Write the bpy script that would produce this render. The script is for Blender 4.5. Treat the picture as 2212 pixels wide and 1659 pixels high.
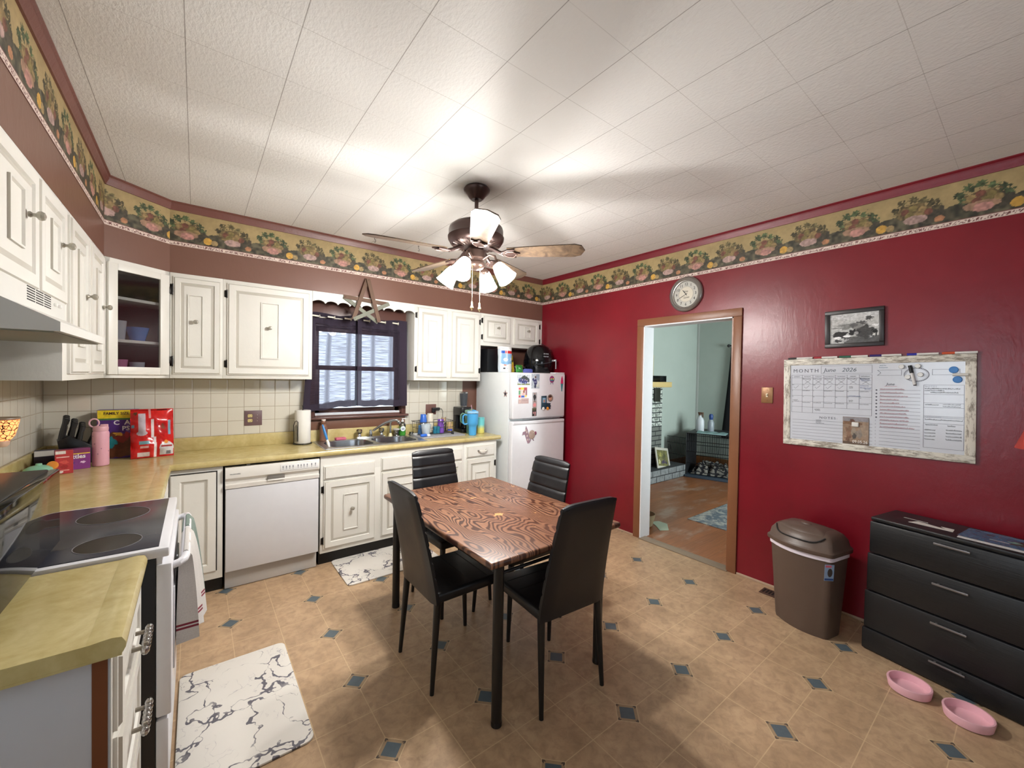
import bpy, bmesh, math, random
import numpy as np
from mathutils import Vector, Matrix, Euler
PI = math.pi
random.seed(4)
for o in list(bpy.data.objects): bpy.data.objects.remove(o)
SC = bpy.context.scene
COL = SC.collection

# ------------------------------------------------------------------ camera
cd = bpy.data.cameras.new('camera'); cam = bpy.data.objects.new('camera', cd); COL.objects.link(cam)
SC.camera = cam
cd.sensor_width = 36; cd.lens = 880.57 / 2212 * 36; cd.clip_start = .02; cd.clip_end = 200
def cam_matrix(yaw, pitch, roll):
    f = Vector((math.sin(yaw)*math.cos(pitch), math.cos(yaw)*math.cos(pitch), math.sin(pitch)))
    r = Vector((math.cos(yaw), -math.sin(yaw), 0)); u = r.cross(f)
    c, s = math.cos(roll), math.sin(roll)
    R, U = c*r + s*u, -s*r + c*u
    m = Matrix((R, U, -f)).transposed().to_4x4()
    m.translation = Vector((0, 0, 1.5208)); return m
cam.matrix_world = cam_matrix(math.radians(37.7765), math.radians(-.9554), math.radians(.9831))

# ------------------------------------------------------------------ world, big lights, exposure
W = bpy.data.worlds.new('world'); SC.world = W; W.use_nodes = True
bg = W.node_tree.nodes['Background']; bg.inputs[0].default_value = (.82, .90, 1, 1); bg.inputs[1].default_value = 3.2
vs = SC.view_settings; vs.view_transform = 'Standard'; vs.look = 'None'; vs.gamma = 1; vs.use_curve_mapping = False
vs.exposure = .22
def area(name, loc, rot, sx, sy, power, col=(1, 1, 1)):
    l = bpy.data.lights.new(name, 'AREA'); l.shape = 'RECTANGLE'; l.size = sx; l.size_y = sy; l.energy = power; l.color = col
    o = bpy.data.objects.new(name, l); COL.objects.link(o); o.location = loc; o.rotation_euler = rot; return o
area('daylight_left_window', (-1.12, .62, 1.5), (0, -PI/2, 0), 1.1, .9, 22, (.93, .96, 1))
area('daylight_front_window', (1.7, -2.15, 1.55), (PI/2, 0, 0), 1.3, 1.2, 6, (.96, .97, 1))  # soft light added behind the viewer, its source unseen
area('daylight_living_window', (5.2, -.75, 1.6), (PI/2, 0, 0), 1.6, 1.4, 270, (.95, 1, .95))

# ------------------------------------------------------------------ node helper
def lin(c):
    if isinstance(c, str):
        c = [int(c[i:i+2], 16)/255 for i in (0, 2, 4)]
    elif max(c) > 1.01: c = [v/255 for v in c]
    return tuple((v/12.92 if v <= .04045 else ((v+.055)/1.055)**2.4) for v in c[:3]) + (1,)
class S:
    def __init__(s, g, k): s.g = g; s.k = k
    def __add__(a, b): return a.g.m('ADD', a, b)
    def __sub__(a, b): return a.g.m('SUBTRACT', a, b)
    def __rsub__(a, b): return a.g.m('SUBTRACT', b, a)
    def __mul__(a, b): return a.g.m('MULTIPLY', a, b)
    def __truediv__(a, b): return a.g.m('DIVIDE', a, b)
    def __lt__(a, b): return a.g.m('LESS_THAN', a, b)
    def __gt__(a, b): return a.g.m('GREATER_THAN', a, b)
    __radd__ = __add__; __rmul__ = __mul__
class G:
    def __init__(s, name):
        s.mat = bpy.data.materials.new(name); s.mat.use_nodes = True; s.t = s.mat.node_tree
        s.out = s.t.nodes['Material Output']; s.p = s.t.nodes['Principled BSDF']
    def put(s, sock, v):
        if isinstance(v, S): s.t.links.new(v.k, sock)
        elif v is not None: sock.default_value = v
    def m(s, op, a, b=None, c=None):
        n = s.t.nodes.new('ShaderNodeMath'); n.operation = op
        for i, v in enumerate((a, b, c)):
            if v is not None: s.put(n.inputs[i], v)
        return S(s, n.outputs[0])
    def co(s, kind='Object'): return S(s, s.t.nodes.new('ShaderNodeTexCoord').outputs[kind])
    def sep(s, v):
        n = s.t.nodes.new('ShaderNodeSeparateXYZ'); s.put(n.inputs[0], v); return [S(s, o) for o in n.outputs]
    def comb(s, x, y, z):
        n = s.t.nodes.new('ShaderNodeCombineXYZ')
        for i, v in enumerate((x, y, z)): s.put(n.inputs[i], v)
        return S(s, n.outputs[0])
    def noise(s, v, scale, detail=2, rough=.5, dist=0, out=0):
        n = s.t.nodes.new('ShaderNodeTexNoise'); s.put(n.inputs['Vector'], v)
        n.inputs['Scale'].default_value = scale; n.inputs['Detail'].default_value = detail
        n.inputs['Roughness'].default_value = rough; n.inputs['Distortion'].default_value = dist
        return S(s, n.outputs[out])
    def voro(s, v, scale, feature='F1', out='Distance'):
        n = s.t.nodes.new('ShaderNodeTexVoronoi'); n.feature = feature; s.put(n.inputs['Vector'], v)
        n.inputs['Scale'].default_value = scale; return S(s, n.outputs[out])
    def mix(s, f, a, b):
        n = s.t.nodes.new('ShaderNodeMix'); n.data_type = 'RGBA'
        s.put(n.inputs[0], f)
        for i, v in ((6, a), (7, b)): s.put(n.inputs[i], v if isinstance(v, S) else lin(v))
        return S(s, n.outputs[2])
    def ramp(s, f, stops):
        n = s.t.nodes.new('ShaderNodeValToRGB'); s.put(n.inputs[0], f); e = n.color_ramp.elements
        while len(e) < len(stops): e.new(.5)
        for q, (p, c) in zip(e, stops):
            q.position = p; q.color = (c, c, c, 1) if isinstance(c, (int, float)) else lin(c)
        return S(s, n.outputs[0])
    def bump(s, h, strength=.3, dist=.002):
        n = s.t.nodes.new('ShaderNodeBump'); s.put(n.inputs['Height'], h)
        n.inputs['Strength'].default_value = strength; n.inputs['Distance'].default_value = dist
        s.t.links.new(n.outputs[0], s.p.inputs['Normal'])
    def set(s, **k):
        names = dict(color='Base Color', rough='Roughness', metal='Metallic', trans='Transmission Weight', ior='IOR', alpha='Alpha',
                     emit='Emission Color', es='Emission Strength', spec='Specular IOR Level', coat='Coat Weight', crough='Coat Roughness', sheen='Sheen Weight')
        for a, v in k.items():
            if a in ('color', 'emit') and not isinstance(v, S): v = lin(v)
            s.put(s.p.inputs[names[a]], v)
        return s.mat
MC = {}
def M(color, rough=.5, metal=0, **k):
    """plain paint, plastic or metal with a faint grain so that no surface is dead flat"""
    key = (str(color), rough, metal, str(k))
    if key in MC: return MC[key]
    g = G('surface_%d' % len(MC)); c = g.co()
    n = g.noise(c, 18, 3)
    cc = lin(color); lo = [v*.94 for v in cc[:3]]
    nn = g.t.nodes.new('ShaderNodeMix'); nn.data_type = 'RGBA'; g.put(nn.inputs[0], n)
    nn.inputs[6].default_value = (*lo, 1); nn.inputs[7].default_value = cc
    g.t.links.new(nn.outputs[2], g.p.inputs['Base Color'])
    MC[key] = g.set(rough=rough, metal=metal, **k); return MC[key]
def glassy(color, rough=.02, alpha=.35, k=.75):
    key = ('glassy', str(color), rough, alpha, k)
    if key in MC: return MC[key]
    g = G('clear_%d' % len(MC)); t = g.t
    tr = t.nodes.new('ShaderNodeBsdfTransparent'); tr.inputs[0].default_value = lin(color)
    gl = t.nodes.new('ShaderNodeBsdfGlossy'); gl.inputs['Roughness'].default_value = rough
    lw = t.nodes.new('ShaderNodeLayerWeight'); lw.inputs[0].default_value = .5
    mm = t.nodes.new('ShaderNodeMath'); mm.operation = 'MULTIPLY_ADD'; mm.inputs[1].default_value = k; mm.inputs[2].default_value = alpha
    t.links.new(lw.outputs['Fresnel'], mm.inputs[0])
    mx = t.nodes.new('ShaderNodeMixShader'); t.links.new(mm.outputs[0], mx.inputs[0])
    t.links.new(tr.outputs[0], mx.inputs[1]); t.links.new(gl.outputs[0], mx.inputs[2]); t.links.new(mx.outputs[0], g.out.inputs[0])
    MC[key] = g.mat; return g.mat

# ------------------------------------------------------------------ mesh builder
class MB:
    def __init__(s): s.bm = bmesh.new()
    def _merge(s, b2, mat, smooth=True, M4=None):
        if M4 is not None: bmesh.ops.transform(b2, matrix=M4, verts=b2.verts)
        vm = [s.bm.verts.new(v.co) for v in b2.verts]
        b2.verts.index_update()
        for f in b2.faces:
            try: nf = s.bm.faces.new([vm[v.index] for v in f.verts])
            except ValueError: continue
            nf.material_index = mat; nf.smooth = smooth
        b2.free()
    def box(s, x0, x1, y0, y1, z0, z1, mat=0, bev=0, seg=2, M4=None):
        b = bmesh.new(); bmesh.ops.create_cube(b, size=1)
        for v in b.verts: v.co = Vector(((x0+x1)/2+v.co.x*(x1-x0), (y0+y1)/2+v.co.y*(y1-y0), (z0+z1)/2+v.co.z*(z1-z0)))
        if bev: bmesh.ops.bevel(b, geom=b.edges[:], offset=bev, segments=seg, affect='EDGES', profile=.5)
        s._merge(b, mat, True, M4); return s
    def prism(s, pts, d0, d1, axis='y', mat=0, bev=0, M4=None):
        """extrude a 2-D outline along axis; outline is (x,z) for y, (x,y) for z, (y,z) for x"""
        b = bmesh.new()
        f = {'y': lambda p, d: (p[0], d, p[1]), 'z': lambda p, d: (p[0], p[1], d), 'x': lambda p, d: (d, p[0], p[1])}[axis]
        a = [b.verts.new(f(p, d0)) for p in pts]; c = [b.verts.new(f(p, d1)) for p in pts]
        b.faces.new(a); b.faces.new(c[::-1]); n = len(pts)
        for i in range(n): b.faces.new((a[i], c[i], c[(i+1) % n], a[(i+1) % n]))
        bmesh.ops.recalc_face_normals(b, faces=b.faces)
        if bev:
            es = [e for e in b.edges if abs((e.verts[0].co-e.verts[1].co)[{'x': 0, 'y': 1, 'z': 2}[axis]]) < 1e-6]
            bmesh.ops.bevel(b, geom=es, offset=bev, segments=2, affect='EDGES', profile=.5)
        s._merge(b, mat, True, M4); return s
    def lathe(s, prof, c=(0, 0, 0), seg=24, mat=0, M4=None, sx=1, sy=1, cap=True):
        b = bmesh.new(); R = []
        for r, z in prof:
            R.append([b.verts.new((c[0]+sx*r*math.cos(2*PI*i/seg), c[1]+sy*r*math.sin(2*PI*i/seg), c[2]+z)) for i in range(seg)])
        for A, B in zip(R, R[1:]):
            for i in range(seg): b.faces.new((A[i], A[(i+1) % seg], B[(i+1) % seg], B[i]))
        if cap:
            if prof[0][0] > 1e-5: b.faces.new(R[0][::-1])
            if prof[-1][0] > 1e-5: b.faces.new(R[-1])
        bmesh.ops.remove_doubles(b, verts=b.verts, dist=1e-6)
        bmesh.ops.recalc_face_normals(b, faces=b.faces)
        s._merge(b, mat, True, M4); return s
    def cyl(s, p0, p1, r0, r1=None, seg=12, mat=0, cap=True):
        r1 = r0 if r1 is None else r1; p0, p1 = Vector(p0), Vector(p1); d = p1-p0
        q = d.to_track_quat('Z', 'Y').to_matrix().to_4x4(); q.translation = p0
        return s.lathe([(r0, 0), (r1, d.length)], seg=seg, mat=mat, M4=q, cap=cap)
    def tube(s, pts, r, seg=8, mat=0, closed=False, cap=True):
        P = [Vector(p) for p in pts]; n = len(P); b = bmesh.new(); R = []; up = None
        for i, p in enumerate(P):
            if closed: t = P[(i+1) % n]-P[i-1]
            else: t = (P[min(i+1, n-1)]-P[max(i-1, 0)])
            t.normalize()
            if up is None: up = Vector((0, 0, 1)) if abs(t.z) < .9 else Vector((1, 0, 0))
            up = (up-t*up.dot(t)).normalized(); w = t.cross(up)
            rr = r[i] if isinstance(r, (list, tuple)) else r
            R.append([b.verts.new(p+rr*(math.cos(2*PI*k/seg)*up+math.sin(2*PI*k/seg)*w)) for k in range(seg)])
        for i in range(n if closed else n-1):
            A, B = R[i], R[(i+1) % n]
            for k in range(seg): b.faces.new((A[k], A[(k+1) % seg], B[(k+1) % seg], B[k]))
        if not closed and cap: b.faces.new(R[0][::-1]); b.faces.new(R[-1])
        bmesh.ops.recalc_face_normals(b, faces=b.faces)
        s._merge(b, mat); return s
    def ball(s, c, r, mat=0, seg=16, M4=None):
        b = bmesh.new(); bmesh.ops.create_uvsphere(b, u_segments=seg, v_segments=max(6, seg//2), radius=1)
        r = r if isinstance(r, (list, tuple)) else (r, r, r)
        for v in b.verts: v.co = Vector((c[0]+v.co.x*r[0], c[1]+v.co.y*r[1], c[2]+v.co.z*r[2]))
        s._merge(b, mat, True, M4); return s
    def rings(s, x0, x1, z0, z1, y, steps, back=.018, mat=0, grime=()):
        """panelled slab facing -Y: steps = (inset x, inset z, outward height)"""
        b = bmesh.new(); R = []
        for ix, iz, h in [(0, 0, -back)] + list(steps):
            R.append([b.verts.new(p) for p in ((x0+ix, y-h, z0+iz), (x1-ix, y-h, z0+iz), (x1-ix, y-h, z1-iz), (x0+ix, y-h, z1-iz))])
        gm = []
        for k, (A, B) in enumerate(zip(R, R[1:])):
            for i in range(4):
                f = b.faces.new((A[i], A[(i+1) % 4], B[(i+1) % 4], B[i]))
                if k in grime: gm.append(f)
        b.faces.new(R[-1]); b.faces.new(R[0][::-1])
        n0 = len(s.bm.faces); ks = [f.index for f in gm]; b.faces.index_update(); ks = [f.index for f in gm]
        s._merge(b, mat, False); s.bm.faces.ensure_lookup_table()
        for q in ks: s.bm.faces[n0+q].material_index = 1
        return s
    def sheet(s, fn, nu, nv, mat=0, thick=0):
        b = bmesh.new(); V = [[b.verts.new(fn(i/nu, j/nv)) for i in range(nu+1)] for j in range(nv+1)]
        for j in range(nv):
            for i in range(nu): b.faces.new((V[j][i], V[j][i+1], V[j+1][i+1], V[j+1][i]))
        if thick: bmesh.ops.solidify(b, geom=b.faces[:], thickness=thick)
        s._merge(b, mat); return s
    def mesh(s, name, mats):
        me = bpy.data.meshes.new(name); s.bm.to_mesh(me); s.bm.free()
        for m in (mats if isinstance(mats, (list, tuple)) else [mats]): me.materials.append(m)
        me.set_sharp_from_angle(angle=math.radians(38)); return me
def link(o, parent=None, loc=None, rot=None):
    COL.objects.link(o)
    if parent is not None: o.parent = parent
    if loc is not None: o.location = loc
    if rot is not None: o.rotation_euler = rot if isinstance(rot, (tuple, list, Euler)) else (0, 0, rot)
    return o
def tag(o, label=None, cat=None, group=None, kind=None):
    for k, v in (('label', label), ('category', cat), ('group', group), ('kind', kind)):
        if v: o[k] = v
    return o
def thing(name, label, cat, loc=(0, 0, 0), rz=0, group=None, rot=None):
    o = bpy.data.objects.new(name, None); o.empty_display_size = .05
    link(o, None, loc, rot or (0, 0, rz)); return tag(o, label, cat, group)
def part(name, mb, mats, parent, label=None, loc=None, rot=None):
    return tag(link(bpy.data.objects.new(name, mb.mesh(name, mats)), parent, loc, rot), label)
def solo(name, mb, mats, label, cat, loc=(0, 0, 0), rz=0, group=None, kind=None, rot=None):
    return tag(link(bpy.data.objects.new(name, mb.mesh(name, mats)), None, loc, rot or (0, 0, rz)), label, cat, group, kind)
def struct(name, mb, mats, label, cat='structure', **k): return solo(name, mb, mats, label, cat, kind='structure', **k)
def dup(root, loc, rz, label=None):
    r = root.copy(); COL.objects.link(r); r.location = loc; r.rotation_euler = (0, 0, rz)
    if label: r['label'] = label
    for ch in list(root.children):
        c = ch.copy(); COL.objects.link(c); c.parent = r
        for g in ch.children: d = g.copy(); COL.objects.link(d); d.parent = c
    return r
def text(name, body, size, mat, parent, loc, rot=(PI/2, 0, 0), align='LEFT', extrude=.0004, sx=1, spacing=1, shear=0, label=None, bold=0):
    cu = bpy.data.curves.new(name, 'FONT'); cu.body = body; cu.size = size; cu.align_x = align; cu.extrude = extrude
    cu.space_character = spacing; cu.shear = shear; cu.resolution_u = 2; cu.offset = bold
    t = bpy.data.objects.new('tmp', cu); COL.objects.link(t)
    me = bpy.data.meshes.new_from_object(t.evaluated_get(bpy.context.evaluated_depsgraph_get()))
    bpy.data.objects.remove(t); me.materials.clear(); me.materials.append(mat)
    o = link(bpy.data.objects.new(name, me), parent, loc, rot); o.scale = (sx, 1, 1); return tag(o, label)

# ------------------------------------------------------------------ coloured grids (printed things)
def vnoise(x, y, seed=0):
    xi = np.floor(x).astype(np.int64); yi = np.floor(y).astype(np.int64); fx = x-xi; fy = y-yi
    def h(a, b):
        n = (a*374761393 + b*668265263 + seed*144665) & 0xffffffff; n = ((n ^ (n >> 13))*1274126177) & 0xffffffff
        return ((n ^ (n >> 16)) & 0xffff)/65535.
    fx = fx*fx*(3-2*fx); fy = fy*fy*(3-2*fy)
    return (h(xi, yi)*(1-fx)+h(xi+1, yi)*fx)*(1-fy)+(h(xi, yi+1)*(1-fx)+h(xi+1, yi+1)*fx)*fy
def paint(bgc, shapes, amp=.05, fr=30):
    """shapes: ('e', cx, cy, rx, ry, colour, jag) ellipse / ('r', x0, x1, y0, y1, colour) rectangle, later ones on top"""
    def fn(u, v, su=1, sv=1):
        c = np.ones(u.shape+(3,))*np.array(bgc)
        for sh in shapes:
            if sh[0] == 'e':
                _, cx, cy, rx, ry, col = sh[:6]; jag = sh[6] if len(sh) > 6 else .15
                dx, dy = (u-cx)/rx, (v-cy)/ry
                a = np.arctan2(dy, dx); d = np.hypot(dx, dy)
                m = d < 1-jag*vnoise(a*2.2+cx*50, d*2+cy*50, 3)*1.6
            else:
                _, x0, x1, y0, y1, col = sh; m = (u > x0) & (u < x1) & (v > y0) & (v < y1)
            c[m] = np.array(col)
        n = vnoise(u*fr, v*fr, 7)*.6+vnoise(u*fr*2.7, v*fr*2.7, 8)*.4-.5
        return c*(1+amp*2*n[..., None])
    return fn
def cgrid_mesh(name, w, h, nx, ny, fn, mat, bow=None, u0=0):
    xs = np.linspace(0, w, nx+1); zs = np.linspace(0, h, ny+1); X, Z = np.meshgrid(xs, zs)
    Y = bow(X/w, Z/h) if bow else np.zeros_like(X)
    v = np.stack([X, Y, Z], -1).reshape(-1, 3)
    idx = np.arange((nx+1)*(ny+1)).reshape(ny+1, nx+1)
    f = np.stack([idx[:-1, :-1], idx[:-1, 1:], idx[1:, 1:], idx[1:, :-1]], -1).reshape(-1, 4)
    me = bpy.data.meshes.new(name); me.vertices.add(len(v)); me.vertices.foreach_set('co', v.ravel())
    me.loops.add(f.size); me.loops.foreach_set('vertex_index', f.ravel())
    me.polygons.add(len(f)); me.polygons.foreach_set('loop_start', np.arange(0, f.size, 4)); me.polygons.foreach_set('loop_total', np.full(len(f), 4))
    me.update(); me.validate()
    c = fn(X+u0, Z) if u0 is not None else fn(X/w, Z/h)
    c = np.clip(c/255, 0, 1); c = np.where(c <= .04045, c/12.92, ((c+.055)/1.055)**2.4)
    c = np.concatenate([c, np.ones(c.shape[:2]+(1,))], -1)
    at = me.color_attributes.new('print', 'FLOAT_COLOR', 'POINT'); at.data.foreach_set('color', c.astype(np.float32).ravel())
    me.materials.append(mat); return me
def print_mat(rough=.5, bump=0, spec=.5):
    key = ('print', rough, bump)
    if key in MC: return MC[key]
    g = G('printed_%d' % len(MC)); a = g.t.nodes.new('ShaderNodeAttribute'); a.attribute_name = 'print'
    g.t.links.new(a.outputs['Color'], g.p.inputs['Base Color'])
    if bump: g.bump(g.noise(g.co(), 60, 3), bump, .004)
    MC[key] = g.set(rough=rough, spec=spec); return MC[key]
def card(name, w, h, fn, parent, loc, rot=(0, 0, 0), rough=.4, n=None, bow=None, label=None, bump=0):
    nx = n or max(8, int(w/.0035)); ny = max(8, int(nx*h/w))
    me = cgrid_mesh(name, w, h, nx, ny, fn, print_mat(rough, bump), bow, None)
    return tag(link(bpy.data.objects.new(name, me), parent, loc, rot), label)

# ================================================================== the room
XL, XR, YB, YF, H = -.80, 3.374, 4.0, -2.0, 2.7156
LX1, LY0, LY1, XW = 7.2, -.5, 3.80, 3.50          # living room beyond the doorway
ZS = 2.222                                        # soffit underside
ZT = 1.473                                        # upper cabinets' underside

def floor_mat():
    g = G('vinyl_tile_floor'); c = g.co(); x, y, z = g.sep(c); T = .4631
    a = (x-.1688)/T; b = (y-1.1116)/T
    fa = g.m('ABSOLUTE', g.m('WRAP', a, .5, -.5)); fb = g.m('ABSOLUTE', g.m('WRAP', b, .5, -.5))
    d = (fa+fb)*T
    ha = g.m('ABSOLUTE', g.m('WRAP', a, .25, -.25)); hb = g.m('ABSOLUTE', g.m('WRAP', b, .25, -.25))
    groove = (g.m('MINIMUM', ha, hb)*T) < .0019
    n1 = g.noise(c, 5, 6, .62); n2 = g.noise(c, 22, 5, .65, .6)
    base = g.mix(g.ramp(n1, [(.3, 0), (.7, 1)]), 'a98c6d', 'c4a684')
    base = g.mix(g.ramp(n2, [(.42, 0), (.68, .55)]), base, '8c725a')
    base = g.mix(g.m('MULTIPLY', groove, .75), base, 'cdb28c')
    dg = g.mix(n2, 'b29878', '8a7257')
    base = g.mix(d < .066, base, dg)
    slate = g.mix(n2, '5d6a70', '46525a')
    core = g.m('MULTIPLY', g.m('MAXIMUM', fa, fb)*T < .2, d < .045)
    base = g.mix(core, base, slate)
    tips = g.m('MULTIPLY', g.m('LESS_THAN', g.m('ABSOLUTE', d-.0585), .0055), g.m('LESS_THAN', g.m('MINIMUM', fa, fb)*T, .0065))
    base = g.mix(tips, base, '55483c')
    ln = g.m('LESS_THAN', g.m('ABSOLUTE', d-.067), .0018)
    base = g.mix(g.m('MULTIPLY', ln, .8), base, 'd6bf98')
    g.bump(n2, .08, .002)
    return g.set(color=base, rough=g.ramp(n1, [(0, .30), (1, .46)]), spec=.4)
b = MB(); b.box(XL-.05, XR+.06, YF-.05, YB+.1, -.06, 0)
struct('floor', b, floor_mat(), 'tan vinyl tile kitchen floor with small slate blue diamond insets', 'floor')

def ceil_mat():
    g = G('textured_ceiling_tile'); c = g.co(); x, y, z = g.sep(c); T = .3209
    a = g.m('ABSOLUTE', g.m('WRAP', (x+.0352)/T, .5, -.5))*T; b_ = g.m('ABSOLUTE', g.m('WRAP', (y-.9393)/T, .5, -.5))*T
    wob = g.noise(c, 3, 2)
    la = g.m('MULTIPLY', a < .0016, .62); lb = g.m('MULTIPLY', b_ < .0013, g.ramp(wob, [(.35, .15), (.6, .45)]))
    base = g.mix(g.noise(c, 1.3, 3), 'dcdad5', 'e6e4e0')
    base = g.mix(la, base, '6e645b'); base = g.mix(lb, base, '8f867c')
    h = g.noise(g.comb(x*1.0, y*.55, 0), 75, 4, .6)
    g.bump(h, .65, .0045)
    return g.set(color=base, rough=.85)
b = MB(); b.box(XL-.05, XR+.05, YF-.05, YB+.1, H, H+.08)
struct('ceiling', b, ceil_mat(), 'off white textured square ceiling tiles with thin dark joints', 'ceiling')

def paint_mat(name, c0, c1, rough, bs=.25, streak=False, sc=9):
    g = G(name); c = g.co(); x, y, z = g.sep(c)
    n = g.noise(c, 1.2, 4, .6); n2 = g.noise(c, sc, 5, .6)
    base = g.mix(g.ramp(n, [(.3, 0), (.7, 1)]), c0, c1)
    hh = g.noise(g.comb(x, y, z*.45), 26, 4, .6, .8)+n2*1.2
    g.bump(hh, bs, .004)
    return g.set(color=base, rough=rough)
RED = paint_mat('glossy_red_paint', '6c0b1a', '7f0f20', .32, .22)
BROWN = paint_mat('brown_soffit_paint', '6f4d42', '775548', .33, .18)
OFFW = paint_mat('off_white_wall', 'aeb0ab', 'b8b9b3', .5, .15)
TRIMB = paint_mat('brown_trim_paint', '7a4d31', '86573a', .38, .2)
DKBR = paint_mat('dark_brown_window_paint', '55362f', '63423a', .35, .2)
WHITE = paint_mat('white_cabinet_paint', 'dfddd4', 'ebe9e2', .38, .12, sc=30)

DY0, DY1, DZ = 1.486, 2.308, 2.032
b = MB()
b.box(XR, XW, YF-.05, DY0, 0, H); b.box(XR, XW, DY1, YB+.1, 0, H); b.box(XR, XW, DY0, DY1, DZ, H)
struct('wall_right', b, RED, 'glossy dark red wall with the doorway to the next room', 'wall')
WX0, WX1, WZ0, WZ1 = .84, 1.66, 1.13, 1.97
b = MB()
b.box(XL-.1, WX0, YB, YB+.12, 0, H); b.box(WX1, XR, YB, YB+.12, 0, H); b.box(WX0, WX1, YB, YB+.12, 0, WZ0); b.box(WX0, WX1, YB, YB+.12, WZ1, H)
struct('wall_back', b, BROWN, 'brown painted wall behind sink window and fridge', 'wall')
b = MB()
b.box(XL-.12, XL, 1.12, YB, 0, H); b.box(XL-.12, XL, YF, .12, 0, H); b.box(XL-.12, XL, .12, 1.12, 0, .95); b.box(XL-.12, XL, .12, 1.12, 2.05, H)
struct('wall_left', b, OFFW, 'pale grey wall behind the stove', 'wall')
b = MB()
b.box(XL-.1, 1.05, YF-.12, YF, 0, H); b.box(2.35, XR, YF-.12, YF, 0, H); b.box(1.05, 2.35, YF-.12, YF, 0, .95); b.box(1.05, 2.35, YF-.12, YF, 2.15, H)
struct('wall_front', b, OFFW, 'pale wall behind the viewer', 'wall')
b = MB()
b.prism([(XL, YF), (-.4485, YF), (-.4485, 3.52), (-.15, 3.766), (XR, 3.766), (XR, YB), (XL, YB)], ZS, H, 'z')
struct('wall_soffit', b, BROWN, 'brown painted soffit above the upper cabinets', 'wall')

# backsplash tiles
def tile_mat(axis):
    g = G('glazed_tile_'+axis); c = g.co(); x, y, z = g.sep(c); T = .1105
    u = x if axis == 'x' else y
    a = g.m('ABSOLUTE', g.m('WRAP', (u+.13)/T, .5, -.5))*T; b_ = g.m('ABSOLUTE', g.m('WRAP', (z-1.014)/.1122, .5, -.5))*T
    d = g.m('MINIMUM', a, b_); gr = d < .0016
    base = g.mix(g.noise(c, 3, 2), 'cdc8b9', 'd8d4c8'); base = g.mix(gr, base, '9a8d76')
    g.bump(g.m('MINIMUM', d, .006)*90+g.noise(c, 14, 2)*.35, .35, .004)
    return g.set(color=base, rough=g.m('MULTIPLY_ADD', gr, .5, .12))
b = MB(); b.box(XL+.006, .775, YB-.008, YB-.0005, 1.0, 1.50); b.box(1.70, 2.385, YB-.008, YB-.0005, 1.0, 1.50)
struct('trim_1', b, tile_mat('x'), 'cream glazed square backsplash tiles along the sink wall', 'backsplash')
b = MB(); b.box(XL+.0005, XL+.006, 1.2, YB-.001, 1.0, 1.47)
struct('trim_2', b, tile_mat('y'), 'cream glazed backsplash tiles behind the stove', 'backsplash')
b = MB(); b.box(XL+.0005, XL+.014, 1.2, 3.5, 1.47, 1.484)
struct('trim_3', b, M('5a4438'), 'thin brown strip above the tiles behind the stove', 'trim')

# crown moulding
MOULD = paint_mat('brown_moulding_paint', '6a4038', '774a41', .4, .4)
def mould(b, p, q, n):
    p, q, n = Vector(p), Vector(q), Vector(n)
    prof = [(0, 0), (.012, 0), (.014, -.004), (.02, -.02), (.024, -.03), (.034, -.048), (.034, -.056), (0, -.056)]
    prof = [(0, -.056), (.010, -.056), (.013, -.046), (.022, -.028), (.024, -.012), (.032, -.006), (.032, 0), (0, 0)]
    A = [b.bm.verts.new((p.x+n.x*u, p.y+n.y*u, H+v)) for u, v in prof]; B = [b.bm.verts.new((q.x+n.x*u, q.y+n.y*u, H+v)) for u, v in prof]
    k = len(prof)
    for i in range(k): f = b.bm.faces.new((A[i], A[(i+1) % k], B[(i+1) % k], B[i])); f.smooth = True
    b.bm.faces.new(A[::-1]); b.bm.faces.new(B)
dn = Vector((.246, -.2985)).normalized()
b = MB(); mould(b, (-.4485, YF, 0), (-.4485, 3.53, 0), (1, 0, 0)); mould(b, (-.4485, 3.52, 0), (-.15, 3.766, 0), (*dn, 0)); mould(b, (-.16, 3.766, 0), (XR, 3.766, 0), (0, -1, 0))
bmesh.ops.recalc_face_normals(b.bm, faces=b.bm.faces)
struct('trim_4', b, MOULD, 'brown crown moulding along soffit and ceiling', 'trim')
b = MB(); mould(b, (XR, 3.766, 0), (XR, YF, 0), (-1, 0, 0)); bmesh.ops.recalc_face_normals(b.bm, faces=b.bm.faces)
struct('trim_5', b, paint_mat('red_moulding_paint', '6e1020', '7e1526', .4, .4), 'dark red moulding where the red wall meets the ceiling', 'trim')

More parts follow.
